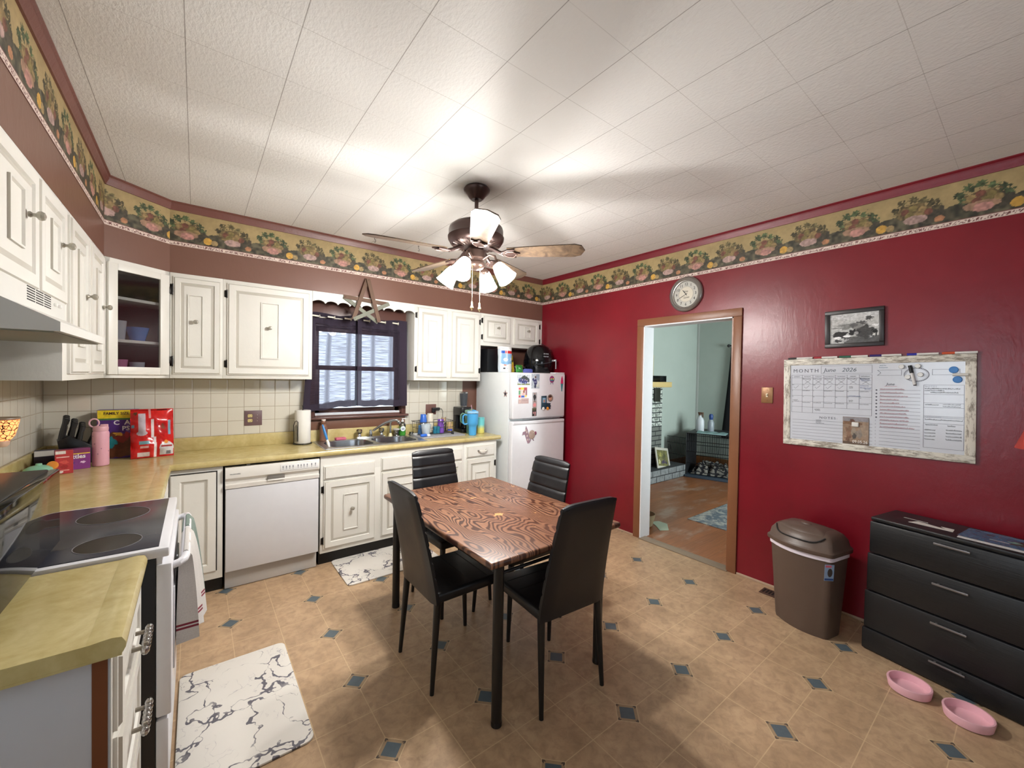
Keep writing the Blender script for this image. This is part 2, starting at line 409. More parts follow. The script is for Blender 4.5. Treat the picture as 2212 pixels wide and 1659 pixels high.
# wallpaper border, printed with bowls of fruit
BH = .249
def border(U, V):
    P = .535; ub = U % P; n = vnoise(U*16, V*16, 1)*.5+vnoise(U*48, V*48, 2)*.3+vnoise(U*120, V*120, 3)*.2
    c = np.ones(U.shape+(3,))*np.array([172, 150, 105.])*(.86+.2*n[..., None])
    edge = .104+.016*np.sin(U*2*PI/P*2+1)+.02*(n-.5)
    m = V < edge; tb = np.array([74, 70, 54.])*(.55+.9*vnoise(U*55, V*55, 5)[..., None]); c[m] = tb[m]
    def blob(cx, cy, rx, ry, col, jag=.3, var=.5, seed=0):
        for off in (-P, 0, P):
            dx, dy = (ub-cx-off)/rx, (V-cy)/ry; a = np.arctan2(dy, dx); d = np.hypot(dx, dy)
            mm = d < 1-jag*vnoise(a*3.0+seed*7+40, d*3+seed, 4)*1.5
            cc = np.array(col)*(1-var/2+var*vnoise(U*90+seed, V*90, 6+seed)[..., None]); c[mm] = cc[mm]
    for k, (cx, kind) in enumerate(((.11, 0), (.38, 1))):
        g1 = (72, 86, 56) if kind == 0 else (92, 84, 56)
        blob(cx+.055, .095, .085, .055, (66, 60, 48), .2, .5, 1+k)
        for i, (dx, dy, r) in enumerate([(-.075, .075, .026), (-.045, .105, .028), (-.005, .115, .026), (.035, .10, .026), (.07, .075, .028), (.09, .045, .022), (-.06, .04, .024)]):
            blob(cx+dx*1.08, .088+dy*.98, r*1.35, r*1.22, tuple(v*(.8+.12*(i % 4)) for v in g1), .55, .7, 3+i+k*9)
        blob(cx, .128, .092, .058, (104, 88, 58), .25, .7, 12+k)
        for i, (dx, dy) in enumerate([(-.04, .14), (-.005, .155), (.035, .14), (.06, .12), (-.02, .12), (.02, .115)]):
            blob(cx+dx, dy-.005, .02, .02, [(140, 118, 78), (112, 70, 56), (124, 110, 66)][(i+k) % 3], .1, .4, 20+i)
        if kind == 0: blob(cx, .088, .075, .026, (150, 118, 96), .1, .3, 30); blob(cx+.005, .076, .042, .026, (176, 128, 118), .12, .35, 31)
        else: blob(cx+.005, .082, .055, .026, (168, 140, 132), .08, .35, 32)
    blob(.235, .065, .027, .026, (196, 152, 66), .05, .25, 41); blob(.275, .058, .021, .021, (150, 128, 88), .05, .3, 42)
    blob(.485, .060, .022, .018, (168, 118, 84), .05, .3, 43)
    s = V < .031; w = .45+.45*np.sin(U*2*PI/.032)*np.sin(V*2*PI/.022+np.sin(U*2*PI/.016))
    sc = np.array([222, 204, 192.])*(1-.0*w[..., None]); dk = np.array([104, 56, 54.]); sc = np.where((vnoise(U*260, V*260, 9) > .56)[..., None] & (V > .008)[..., None] & (V < .025)[..., None], dk, sc)
    sc = np.where(((V < .004) | ((V > .027)))[..., None], np.array([120, 70, 64.]), sc); c[s] = sc[s]
    return c
def border_strip(idx, p, q, u0, label):
    p, q = Vector(p), Vector(q); L = (q-p).length; ang = math.atan2(q.y-p.y, q.x-p.x)
    me = cgrid_mesh('trim_%d' % idx, L, BH, int(L/.0042), int(BH/.0042), border, print_mat(.55), None, u0)
    o = link(bpy.data.objects.new('trim_%d' % idx, me), None, (p.x, p.y, H-.054-BH+.002), (0, 0, ang))
    tag(o, label, 'wallpaper border', None, 'structure')
e = .0015
border_strip(6, (-.15, 3.766-e), (XR, 3.766-e), .02, 'fruit bowl wallpaper border above the sink wall cabinets')
border_strip(7, (-.4485+e, 3.52), (-.15, 3.766-e), .38, 'short piece of fruit bowl border on the diagonal corner soffit')
border_strip(8, (-.4485+e, -.5), (-.4485+e, 3.52), .2, 'fruit bowl wallpaper border above the stove wall cabinets')
border_strip(9, (XR-e, 3.766), (XR-e, -1.2), .3, 'fruit bowl wallpaper border along the top of the red wall')

# doorway casing, jambs, threshold
d = thing('door_1', 'brown cased open doorway in the red wall', 'doorway', (0, 0, 0)); d['kind'] = 'structure'
cx0, cx1 = XR-.016, XR
b = MB(); b.box(cx0, cx1, DY0-.062, DY0+.002, 0, DZ-.0025, 0, .003); b.box(cx0, cx1, DY1-.002, DY1+.07, 0, DZ-.0025, 0, .003); b.box(cx0, cx1, DY0-.062, DY1+.07, DZ-.002, DZ+.062, 0, .003)
part('casing', b, TRIMB, d)
b = MB(); b.box(XR-.014, XW+.01, DY1-.012, DY1-.0005, 0, DZ); b.box(XR-.014, XW+.01, DY0, DY1, DZ-.012, DZ-.0005)
part('jamb', b, M('e2e2e6', .5), d, 'white inner jamb and head')
b = MB(); b.box(XR-.014, XW+.01, DY0+.0005, DY0+.012, 0, DZ); part('jamb', b, TRIMB, d, 'brown inner jamb')
b = MB(); b.box(XR-.03, XR+.07, DY0, DY1, 0, .008, 0, .003); part('threshold', b, M('8b7a68', .5), d)
b = MB(); b.box(XR-.012, XR, YF, DY0-.065, 0, .018, 0, .004); b.box(XR-.012, XR, DY1+.072, YB, 0, .018, 0, .004)
struct('baseboard_right', b, M('b59a82', .7), 'low worn edge strip at the foot of the red wall', 'baseboard')

# window over the sink
w = thing('window_1', 'brown framed double hung window above the sink', 'window'); w['kind'] = 'structure'
b = MB(); y0, y1 = YB-.022, YB
b.box(WX0-.07, WX0, y0, y1, WZ0, WZ1-.0005, 0, .003); b.box(WX1, WX1+.045, y0, y1, WZ0, WZ1-.0005, 0, .003); b.box(WX0-.07, WX1+.045, y0, y1, WZ1, WZ1+.2, 0, .003)
b.box(WX0, WX0+.012, YB, YB+.12, WZ0, WZ1); b.box(WX1-.012, WX1, YB, YB+.12, WZ0, WZ1); b.box(WX0, WX1, YB, YB+.12, WZ1-.012, WZ1); b.box(WX0, WX1, YB, YB+.12, WZ0, WZ0+.012)
part('window_frame', b, DKBR, w)
b = MB(); b.box(.755, 1.725, YB-.055, YB+.02, WZ0-.022, WZ0-.001, 0, .006); part('window_sill', b, DKBR, w)
b = MB(); b.box(.775, 1.70, YB-.02, YB, 1.0, WZ0-.023, 0, .002); part('apron', b, paint_mat('apron_paint', '6a4534', '74503d', .45, .15), w)
def sash(z0, z1, y):
    b = MB(); t = .042
    b.box(WX0+.012, WX0+.012+t, y, y+.03, z0, z1, 0, .003); b.box(WX1-.012-t, WX1-.012, y, y+.03, z0, z1, 0, .003)
    b.box(WX0+.012, WX1-.012, y, y+.03, z0, z0+t, 0, .003); b.box(WX0+.012, WX1-.012, y, y+.03, z1-t, z1, 0, .003)
    s_ = part('sash', b, DKBR, w); b = MB(); b.box(WX0+.05, WX1-.05, y+.012, y+.016, z0+t-.004, z1-t+.004); part('pane', b, glassy('f4f8fa', .01, .04), s_)
sash(WZ0+.03, 1.60, YB+.035); sash(1.56, WZ1-.012, YB+.07)
b = MB(); b.box(WX0+.012, WX1-.012, YB+.005, YB+.03, WZ0+.001, WZ0+.03); part('screen_track', b, M('d9dde0', .4), w, 'pale metal track at the sill')
# windows out of view that light the room
def far_window(idx, label, x0, x1, y0, y1, z0, z1, ax):
    w = thing('window_%d' % idx, label, 'window'); w['kind'] = 'structure'; t = .05; b = MB()
    if ax == 'x':
        b.box(x0, x1, y0, y0+t, z0, z1); b.box(x0, x1, y1-t, y1, z0, z1); b.box(x0, x1, y0, y1, z0, z0+t); b.box(x0, x1, y0, y1, z1-t, z1); b.box(x0, x1, y0, y1, (z0+z1)/2-.02, (z0+z1)/2+.02)
        p = MB().box((x0+x1)/2-.002, (x0+x1)/2+.002, y0+t, y1-t, z0+t, z1-t)
    else:
        b.box(x0, x0+t, y0, y1, z0, z1); b.box(x1-t, x1, y0, y1, z0, z1); b.box(x0, x1, y0, y1, z0, z0+t); b.box(x0, x1, y0, y1, z1-t, z1); b.box(x0, x1, y0, y1, (z0+z1)/2-.02, (z0+z1)/2+.02)
        p = MB().box(x0+t, x1-t, (y0+y1)/2-.002, (y0+y1)/2+.002, z0+t, z1-t)
    part('window_frame', b, WHITE, w); part('pane', p, glassy('f4f8fa', .01, .04), w)
far_window(2, 'window in the left wall beside the viewer', XL-.09, XL-.02, .12, 1.12, .95, 2.05, 'x')
far_window(3, 'window in the wall behind the viewer', 1.05, 2.35, YF-.09, YF-.02, .95, 2.15, 'y')  # unseen opening to go with the added light behind the viewer

# ------------------------------------------------------------------ living room shell
def wood_floor():
    g = G('worn_wood_floor'); c = g.co(); x, y, z = g.sep(c); Wd = .085
    row = g.m('FLOOR', y/Wd); off = g.m('FRACT', row*.618)*2.3
    gap = g.m('ABSOLUTE', g.m('WRAP', y/Wd, 1, 0)-.5) > .485
    col = g.noise(g.comb(g.m('FLOOR', (x+off)/1.4), row, 0), 3.1, 0)
    gr = g.noise(g.comb(x*1.5, y*24, row), 3, 5, .6)
    base = g.mix(col, '855436', 'a5683f'); base = g.mix(g.ramp(gr, [(.4, 0), (.7, .6)]), base, '6b4327')
    worn = g.noise(g.comb(x, y*2.2, 0), 1.7, 4, .65); base = g.mix(g.ramp(worn, [(.52, 0), (.66, .6)]), base, 'a8988a')
    base = g.mix(g.m('MULTIPLY', gap, .6), base, '3c2818')
    return g.set(color=base, rough=.34)
b = MB(); b.box(XR+.06, LX1, LY0, LY1, -.06, 0)
struct('floor_living_room', b, wood_floor(), 'worn honey brown wood plank floor beyond the doorway', 'floor')
GREEN = paint_mat('grey_green_wall', 'a3ada6', 'abb5ae', .6, .1)
b = MB(); b.box(XW+.001, LX1, LY1, LY1+.1, 0, H); struct('wall_living_back', b, GREEN, 'pale grey green wall behind the brick hearth', 'wall')
b = MB(); b.box(LX1, LX1+.1, LY0, LY1+.1, 0, H); struct('wall_living_right', b, GREEN, 'grey green wall behind the dog crate', 'wall')
b = MB(); b.box(XW, LX1, LY0-.1, LY0, 0, .9); b.box(XW, LX1, LY0-.1, LY0, 2.3, H); b.box(XW, 4.3, LY0-.1, LY0, .9, 2.3); b.box(6.1, LX1, LY0-.1, LY0, .9, 2.3)
struct('wall_living_front', b, GREEN, 'grey green wall with a window, out of sight', 'wall')
far_window(4, 'living room window out of sight', 4.3, 6.1, LY0-.09, LY0-.02, .9, 2.3, 'y')
b = MB(); b.box(XW, LX1, LY0, LY1, H, H+.08); struct('ceiling_living_room', b, M('d8d8d2', .8), 'plain living room ceiling', 'ceiling')
b = MB(); b.box(6.17, LX1, LY1-.016, LY1, 0, .17, 0, .003); struct('baseboard_back', b, M('8a5c34', .5), 'brown wood baseboard right of the hearth', 'baseboard')
b = MB(); b.box(LX1-.016, LX1, LY0, LY1-.016, 0, .17, 0, .003); struct('baseboard_living_right', b, M('8a5c34', .5), 'brown wood baseboard behind the dog crate', 'baseboard')
b = MB(); b.box(LX1-.02, LX1-.001, LY1-.03, LY1-.002, .17, H); b.box(LX1-.03, LX1-.001, LY1-.02, LY1-.002, .17, H)
struct('trim_10', b, M('a9aca8', .6), 'pale corner bead where the two living room walls meet', 'trim')

# ================================================================== cabinets
GRIME = paint_mat('paint_with_grime_in_grooves', 'b4afa2', 'cfcbc0', .5, .1)  # darker paint for door groove faces, shade put into the colour
KNOB = M('aaa598', .12, .25); HINGE = M('1c1714', .35, .5); GAP = M('6b625a', .7)
def knob(parent, x, y, z, label=None):
    b = MB(); q = Matrix.Translation((x, y, z)) @ Matrix.Rotation(PI/2, 4, 'X')
    b.lathe([(.009, 0), (.010, .004), (.0055, .010), (.0065, .016), (.0135, .022), (.0155, .029), (.012, .036), (.004, .039), (0, .039)], seg=12, M4=q)
    return part('knob', b, KNOB, parent, label)
def hinge(parent, x, z, y=-.001):
    b = MB(); b.box(x-.009, x+.009, y-.006, y, z-.026, z+.026, 0, .004); b.cyl((x+.008, y-.006, z-.03), (x+.008, y-.006, z+.03), .0045, seg=8)
    return part('hinge', b, HINGE, parent)
def door(root, x0, x1, z0, z1, kn=None, hs=None, centre=None, style=0, name='door'):
    b = MB(); h = .018
    if style == 0:
        w = (x1-x0); i1 = min(.05, w*.14)
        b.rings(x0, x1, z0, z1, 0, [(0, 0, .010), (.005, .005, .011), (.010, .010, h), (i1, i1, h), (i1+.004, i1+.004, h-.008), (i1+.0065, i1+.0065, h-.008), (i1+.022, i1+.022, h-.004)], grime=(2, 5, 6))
        if centre:
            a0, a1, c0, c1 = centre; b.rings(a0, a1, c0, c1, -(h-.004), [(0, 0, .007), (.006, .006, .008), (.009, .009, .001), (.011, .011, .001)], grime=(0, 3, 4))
    elif style == 1:   # drawer front
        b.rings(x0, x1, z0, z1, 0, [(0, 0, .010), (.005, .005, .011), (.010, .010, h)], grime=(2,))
    elif style == 2:   # corner base door, framed panel
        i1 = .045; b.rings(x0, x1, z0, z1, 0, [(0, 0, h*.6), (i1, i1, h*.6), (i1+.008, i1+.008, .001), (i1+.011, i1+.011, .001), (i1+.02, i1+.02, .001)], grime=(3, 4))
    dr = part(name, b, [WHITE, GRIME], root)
    if kn: knob(dr, kn[0], -h, kn[1])
    if hs:
        hx = x0-.010 if hs == 'l' else x1+.010
        fr = .12 if z1-z0 > .45 else .2
        hinge(dr, hx, z0+(z1-z0)*fr); hinge(dr, hx, z1-(z1-z0)*fr)
    return dr
def upper(label, loc, rz, w, z0, z1, depth, doors, open_side=None):
    r = thing('wall_cabinet', label, 'cabinet', loc, rz)
    b = MB(); b.box(0, w, 0, depth, z0, z1, 0, .001)
    part('body', b, WHITE, r)
    for dd in doors: door(r, **dd)
    return r
D = YB-3.766-.001; Z1 = ZS-.001
upper('narrow white wall cabinet right of the glass corner cabinet', (-.148, 3.766, 0), 0, .305, ZT, Z1, D,
      [dict(x0=.018, x1=.293, z0=1.502, z1=2.195, kn=(.145, 1.879), hs='l', centre=(.098, .188, 1.626, 2.075))])
upper('wide white wall cabinet left of the sink window', (.158, 3.766, 0), 0, .616, ZT, Z1, D,
      [dict(x0=.027, x1=.595, z0=1.502, z1=2.195, kn=(.303, 1.875), hs='l', centre=(.242, .369, 1.631, 2.075))])
upper('two door white wall cabinet right of the sink window', (1.695, 3.766, 0), 0, .778, ZT, Z1, D,
      [dict(x0=.024, x1=.361, z0=1.502, z1=2.200, hs='l', centre=(.140, .242, 1.65, 2.08)), dict(x0=.405, x1=.748, z0=1.502, z1=2.200, hs='r', centre=(.515, .63, 1.65, 2.08))])
upper('short two door white wall cabinet above the fridge', (2.474, 3.766, 0), 0, .898, 1.866, Z1, D,
      [dict(x0=.02, x1=.40, z0=1.900, z1=2.200, kn=(.215, 2.07), hs='l', centre=(.17, .26, 1.99, 2.12)), dict(x0=.455, x1=.842, z0=1.900, z1=2.200, kn=(.655, 2.07), hs='r', centre=(.605, .70, 1.99, 2.12))])
DL = -.4485-XL-.001
upper('two door white wall cabinet above the range hood', (-.4485, 1.64, 0), PI/2, .885, 1.812, Z1, DL,
      [dict(x0=.04, x1=.498, z0=1.790, z1=2.195, kn=(.373, 2.022), centre=(.20, .33, 1.90, 2.09)), dict(x0=.511, x1=.888, z0=1.790, z1=2.195, kn=(.795, 2.025), centre=(.645, .755, 1.90, 2.09))])
upper('tall two door white wall cabinet left of the glass corner cabinet', (-.4485, 2.531, 0), PI/2, .988, ZT, Z1, DL,
      [dict(x0=.075, x1=.455, z0=1.502, z1=2.195, kn=(.385, 1.888), centre=(.2, .33, 1.63, 2.08)), dict(x0=.510, x1=.89, z0=1.502, z1=2.195, kn=(.83, 1.89), centre=(.64, .76, 1.63, 2.08))])

# diagonal glass door corner cabinet (local frame: x along the face, -y outwards)
A_, B_ = Vector((-.4485, 3.52)), Vector((-.15, 3.766)); LD = (B_-A_).length; ang = math.atan2(B_.y-A_.y, B_.x-A_.x)
cc = thing('corner_cabinet', 'white corner cabinet with a dark glass door and two shelves', 'cabinet', (A_.x, A_.y, 0), ang)
inv = Matrix.Rotation(-ang, 3, 'Z')
def loc2(x, y): v = inv @ Vector((x-A_.x, y-A_.y, 0)); return (v.x, v.y)
foot = [loc2(-.4485, 3.521), loc2(-.151, 3.766), loc2(-.151, YB-.002), loc2(XL+.002, YB-.002), loc2(XL+.002, 3.521)]
b = MB()
b.prism(foot, ZT, ZT+.02, 'z'); b.prism(foot, Z1-.02, Z1, 'z')
for i in range(1, 5):
    p, q = Vector(foot[i]), Vector(foot[(i+1) % 5]); n = (q-p).normalized(); nn = Vector((-n.y, n.x))*.012
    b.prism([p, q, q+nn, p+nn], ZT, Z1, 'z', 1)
b.box(0, .03, 0, .018, ZT, Z1); b.box(LD-.03, LD, 0, .018, ZT, Z1); b.box(0, LD, 0, .018, ZT, ZT+.03); b.box(0, LD, 0, .018, Z1-.03, Z1)
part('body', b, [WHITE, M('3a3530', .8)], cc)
b = MB(); x0, x1, z0, z1 = .012, LD-.012, ZT+.022, Z1-.03; gx0, gx1, gz0, gz1 = .063, LD-.072, 1.545, 2.150
outer = [(x0, z0), (x1, z0), (x1, z1), (x0, z1)]
b.box(x0, gx0, -.018, 0, z0, z1, 0, .003); b.box(gx1, x1, -.018, 0, z0, z1, 0, .003); b.box(gx0, gx1, -.018, 0, z0, gz0, 0, .002); b.box(gx0, gx1, -.018, 0, gz1, z1, 0, .002)
gd = part('door', b, WHITE, cc)
b = MB(); b.box(gx0-.004, gx1+.004, -.009, -.006, gz0-.004, gz1+.004); part('pane', b, glassy('e6e6e6', .05, .015, .10), gd, 'smoky glass pane')
b = MB()
for z in (1.712, 1.985): part('shelf', MB().prism([tuple(Vector(p)*1.0+Vector((0, .022 if i < 2 else -.014))) for i, p in enumerate(foot)], z-.009, z+.009, 'z'), M('d8d8d4', .5), cc)
for hz in (1.60, 2.09): hinge(gd, LD-.006, hz, -.016)
def cupmesh(name, r0, r1, h, m):
    b = MB(); b.lathe([(r0*.96, 0), (r1, h), (r1-.003, h), (r0-.003, .004), (0, .004)], seg=20); return b
for (x, y, z, r0, r1, h, c, lb, ct) in [(-.40, 3.70, ZT+.02, .035, .043, .10, 'c07aa0', 'pink plastic cup inside the glass corner cabinet', 'cup'),
        (-.315, 3.72, ZT+.02, .036, .040, .085, 'aab4c0', 'silver tumbler inside the glass corner cabinet', 'tumbler'),
        (-.405, 3.70, 1.7215, .034, .042, .125, 'b8bcc4', 'tall sparkling glass on the middle shelf of the corner cabinet', 'glass'),
        (-.315, 3.74, 1.7215, .040, .062, .09, '2d6bb8', 'bright blue bowl on the middle shelf of the corner cabinet', 'bowl')]:
    solo(ct, cupmesh(ct, r0, r1, h, None), M(c, .15), lb, ct, (x, y, z+.0005))

# scalloped valance between the wall cabinets
pts = [(.776, ZS-.001), (.776, 2.135)]; n = 9; L = 1.694-.776
for i in range(n):
    for k in range(1, 9):
        t = (i+k/8)/n; pts.append((.776+t*L, 2.135+.016*abs(math.sin(PI*(t*n)))-(.010 if k == 8 else 0)))
pts += [(1.694, ZS-.001)]
b = MB(); b.prism(pts, 3.766, 3.784, 'y', 0, 0)
solo('window_valance', b, WHITE, 'white scalloped wooden valance board above the sink window', 'valance')

# ---- base cabinets
YF_ = 3.424
def base(label, x0, x1, items, y=YF_, zt=.872, depth=None, loc=None, rz=0):
    depth = depth or YB-y-.002
    r = thing('base_cabinet', label, 'cabinet', loc or (x0, y, 0), rz); w = x1-x0
    b = MB()
    if abs(w-.928) < .01:
        b.box(0, w, 0, depth, .105, .735, 0, .001); b.box(0, w, 0, .02, .735, zt); b.box(0, .02, .02, depth, .735, zt); b.box(w-.02, w, .02, depth, .735, zt)
    else: b.box(0, w, 0, depth, .105, zt, 0, .001)
    part('body', b, WHITE, r)
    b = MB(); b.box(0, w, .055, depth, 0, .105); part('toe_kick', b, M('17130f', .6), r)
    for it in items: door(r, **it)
    return r
def pull(parent, x, y, z, w=.09):
    b = MB(); c = 'x'
    for s in (-1, 1): b.ball((x+s*w/2, y-.008, z), (.011, .010, .009), 0, 10); b.cyl((x+s*w/2, y, z), (x+s*w/2, y-.022, z), .005, seg=8)
    b.tube([(x-w/2, y-.018, z), (x-w/4, y-.024, z-.008), (x, y-.026, z-.010), (x+w/4, y-.024, z-.008), (x+w/2, y-.018, z)], [.007, .006, .008, .006, .007], 8, 1)
    return part('pull', b, [M('9b968e', .3, .7), M('e8e4da', .1)], parent, 'clear and silver drawer pull')
r = base('white corner base cabinet with one framed door, left of the dishwasher', -.135, .148, [dict(x0=.008, x1=.245, z0=.165, z1=.842, style=2)])
b = MB(); b.box(.247, .252, -.0125, 0, .165, .845); b.box(.006, .252, -.0125, 0, .843, .848); part('shadow_gap', b, M('1a1612', .8), r, 'dark open gap round the door')
base('white sink base cabinet with two doors and two false drawers', .772, 1.700,
     [dict(x0=.024, x1=.425, z0=.69, z1=.795, style=1), dict(x0=.480, x1=.915, z0=.70, z1=.812, style=1),
      dict(x0=.024, x1=.430, z0=.140, z1=.675, kn=(.237, .435), hs='l', centre=(.170, .290, .265, .555)),
      dict(x0=.480, x1=.915, z0=.140, z1=.690, kn=(.54, .50), centre=(.640, .765, .275, .57))])
r = base('narrow white base cabinet between sink and end cabinet', 1.702, 2.068,
     [dict(x0=.020, x1=.345, z0=.712, z1=.820, style=1), dict(x0=.020, x1=.345, z0=.140, z1=.695, centre=(.12, .24, .275, .57))])
r = base('white end base cabinet with one drawer beside the fridge', 2.070, 2.462, [dict(x0=.030, x1=.360, z0=.140, z1=.705, hs='r', centre=(.13, .26, .275, .57))])
dr = door(r, .030, .360, .720, .832, style=1, name='drawer'); pull(dr, .205, -.018, .782)

# dishwasher
dw = thing('dishwasher', 'white dishwasher with a control strip left of the sink cabinet', 'dishwasher', (.156, 3.41, 0))
w = .606
b = MB(); b.box(.004, w-.004, .03, .57, .134, .868); b.box(.004, w-.004, .07, .57, .01, .134); part('body', b, M('1a1816', .6), dw)
b = MB(); b.box(.006, w-.006, -.006, .03, .135, .712, 0, .006); part('door', b, M('dcdcdf', .3), dw)
b = MB(); b.prism([(-.018, .788), (-.018, .852), (-.012, .862), (.03, .862), (.03, .716), (-.010, .716), (-.012, .742), (.002, .748), (.002, .768)], .004, w-.004, 'x')
cp = part('control_panel', b, M('e4e0d8', .35), dw)
b = MB(); b.box(.335, w-.012, -.0205, -.018, .800, .848, 0, .001)
pc = part('button_strip', b, M('f0f0ee', .3), cp)
b = MB(); b.box(.255, .365, -.0145, .004, .742, .772, 0, .002); part('latch_recess', b, M('77726c', .5), cp)
b = MB(); b.box(.253, .367, -.019, -.006, .738, .750, 0, .003); part('latch', b, M('f2f0ea', .35), cp)
b = MB()
for i, x in enumerate((.352, .374, .396, .418, .452, .472, .492, .514, .545, .572)): b.box(x-.003, x+.003, -.0212, -.0203, .822, .838, 0); b.box(x-.002, x+.002, -.0212, -.0203, .812, .818, 0)
part('button_marks', b, M('7d7f86', .5), pc)
text('lettering', 'FRIGIDAIRE', .011, M('5b5c60', .5), cp, (.03, -.0185, .812), sx=1.1)
b = MB(); b.box(.006, w-.010, .040, .055, .004, .132, 0, .002); part('kick_plate', b, M('c4c0bb', .4), dw)
b = MB(); b.box(.13, .15, .005, .03, .864, .872); b.box(.47, .49, .005, .03, .864, .872); part('mounting_clip', b, M('8e9094', .3, .8), dw)

# left run base cabinet beyond the stove (mostly hidden)
base('white base cabinet between stove and corner', 0, .90, [dict(x0=.03, x1=.42, z0=.14, z1=.84, style=0), dict(x0=.45, x1=.86, z0=.14, z1=.84, style=0)], loc=(-.155, 2.518, 0), rz=PI/2, depth=.64)
# near base cabinet with drawers
nb = thing('base_cabinet', 'white drawer base cabinet at the near end, left of the stove', 'cabinet', (-.155, 1.30, 0), PI/2)
b = MB(); b.box(0, .478, 0, .64, .105, .872, 0, .001); part('body', b, M('d3d6dc', .4), nb, 'pale grey side panel and body')
b = MB(); b.box(-.002, .0, .004, .030, .0, .872); part('edge_strip', b, M('7a4526', .45), nb, 'bare brown wood edge strip')
b = MB(); b.box(-.0025, .478, -.002, .0, .105, .872); part('face_frame', b, WHITE, nb)
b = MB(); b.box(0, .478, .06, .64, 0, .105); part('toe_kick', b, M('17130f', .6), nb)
def side_pull(parent, z):
    b = MB(); x = .245
    for s in (-1, 1): b.cyl((x+s*.045, -.018, z), (x+s*.045, -.045, z), .006, seg=8, mat=0); b.box(x+s*.045-.004, x+s*.045+.004, -.052, -.042, z-.014, z+.014, 0, .002)
    for k in range(5):
        b.ball((x-.04+.02*k, -.047, z), (.012, .011, .013), 1, 8)
    b.ball((x-.062, -.047, z), (.012, .010, .012), 1, 8); b.ball((x+.062, -.047, z), (.012, .010, .012), 1, 8)
    return part('pull', b, [M('948c80', .3, .5), glassy('faf8f6', .10, .30)], parent, 'clear crystal drawer pull')
for z0, z1, zp in ((.665, .845, .755), (.405, .650, .53), (.140, .390, .27)):
    side_pull(door(nb, .020, .455, z0, z1, name='drawer'), zp)

# ---- worktops
def lam_mat():
    g = G('yellow_laminate'); c = g.co(); n = g.noise(c, 7, 6, .65, .8); n2 = g.noise(c, 40, 3)
    base = g.mix(g.ramp(n, [(.3, 0), (.7, 1)]), 'b7a46a', 'd0c18c'); base = g.mix(g.ramp(n2, [(.4, 0), (.8, .3)]), base, 'a2904f')
    return g.set(color=base, rough=.22)
LAM = lam_mat()
CT, CBt = .914, .876
def edge_profile():  # (depth outwards, z) rolled front edge
    return [(-.03, CBt+.0002), (.020, CBt), (.030, CBt+.004), (.035, CBt+.014), (.035, CBt+.026), (.028, CT+.001), (.012, CT+.004), (-.004, CT+.003), (-.03, CT+.0003)]
b = MB(); CY = 3.395+.035; CX = -.125-.035
SX0, SX1, SY0, SY1 = .865, 1.655, 3.505, 3.865
b.box(XL+.002, SX0, CY, YB-.001, CBt, CT); b.box(SX1, 2.50, CY, YB-.001, CBt, CT)
b.box(SX0, SX1, CY, SY0, CBt, CT); b.box(SX0, SX1, SY1, YB-.001, CBt, CT)
b.box(XL+.002, CX, 2.506, CY, CBt, CT)
b.prism([(CY-d_, z_) for d_, z_ in edge_profile()], CX, 2.50, 'x')
b.prism([(CX+d_, z_) for d_, z_ in edge_profile()], 2.506, CY, 'y')
b.prism([(CX-.002, CY-.002), (CX+.035, CY-.002), (CX+.035, CY-.035), (CX-.002, CY-.035)], CBt, CT-.004, 'z')
b.box(XL+.0065, 2.50, YB-.030, YB-.009, CT, 1.014, 0, .003); b.box(XL+.0065, XL+.026, 2.506, YB-.03, CT, 1.014, 0, .003)
solo('worktop', b, LAM, 'long yellow laminate worktop with upstand along the sink wall and corner', 'worktop')
b = MB(); b.box(XL+.002, CX, 1.265, 1.786, CBt, CT); b.prism([(CX+d_, z_) for d_, z_ in edge_profile()], 1.2635, 1.786, 'y'); b.box(XL+.0065, XL+.026, 1.265, 1.786, CT, 1.014, 0, .003)
b.box(XL+.002, CX+.028, 1.2645, 1.2985, CBt-.0035, CBt+.002)
solo('worktop', b, LAM, 'short yellow laminate worktop at the near end, left of the stove', 'worktop')

# ---- sink
STEEL = M('d2d4d6', .30, 1); CHROME = M('c8cacc', .12, 1)
sk = thing('kitchen_sink', 'stainless steel double bowl sink set in the yellow worktop', 'sink', (0, 0, 0))
def bowl(x0, x1, y0, y1):
    b = MB(); z = .921; cx, cy, hx, hy = (x0+x1)/2, (y0+y1)/2, (x1-x0)/2, (y1-y0)/2
    def ring(k, zz, rr):
        P = []
        for i in range(32):
            a = 2*PI*i/32+PI/32; c, s_ = math.cos(a), math.sin(a); e = 4.5
            q = (abs(c)**e+abs(s_)**e)**(-1/e); P.append(b.bm.verts.new((cx+c*q*hx*k, cy+s_*q*hy*k, zz)))
        return P
    R = [ring(1, z, 0), ring(.985, z-.01, 0), ring(.95, z-.12, 0), ring(.88, z-.160, 0), ring(.2, z-.168, 0)]
    for A, B in zip(R, R[1:]):
        for i in range(32): f = b.bm.faces.new((A[i], B[i], B[(i+1) % 32], A[(i+1) % 32])); f.smooth = True
    f = b.bm.faces.new(R[-1])
    return b
bx = [(.872, 1.245, 3.512, 3.860), (1.283, 1.648, 3.512, 3.860)]
for q in bx: part('basin', bowl(*q), M('9fa1a4', .22, 1), sk)
b = MB(); z0, z1 = CT+.0005, .921
for (a0, a1, c0, c1) in ((.822, .872, 3.466, 3.932), (1.648, 1.700, 3.466, 3.932), (.872, 1.648, 3.466, 3.512), (.872, 1.648, 3.860, 3.932), (1.245, 1.283, 3.512, 3.860)): b.box(a0, a1, c0, c1, z0, z1)
b.box(.815, .824, 3.459, 3.939, z0, z0+.003); b.box(1.698, 1.707, 3.459, 3.939, z0, z0+.003); b.box(.824, 1.698, 3.459, 3.468, z0, z0+.003); b.box(.824, 1.698, 3.930, 3.939, z0, z0+.003)
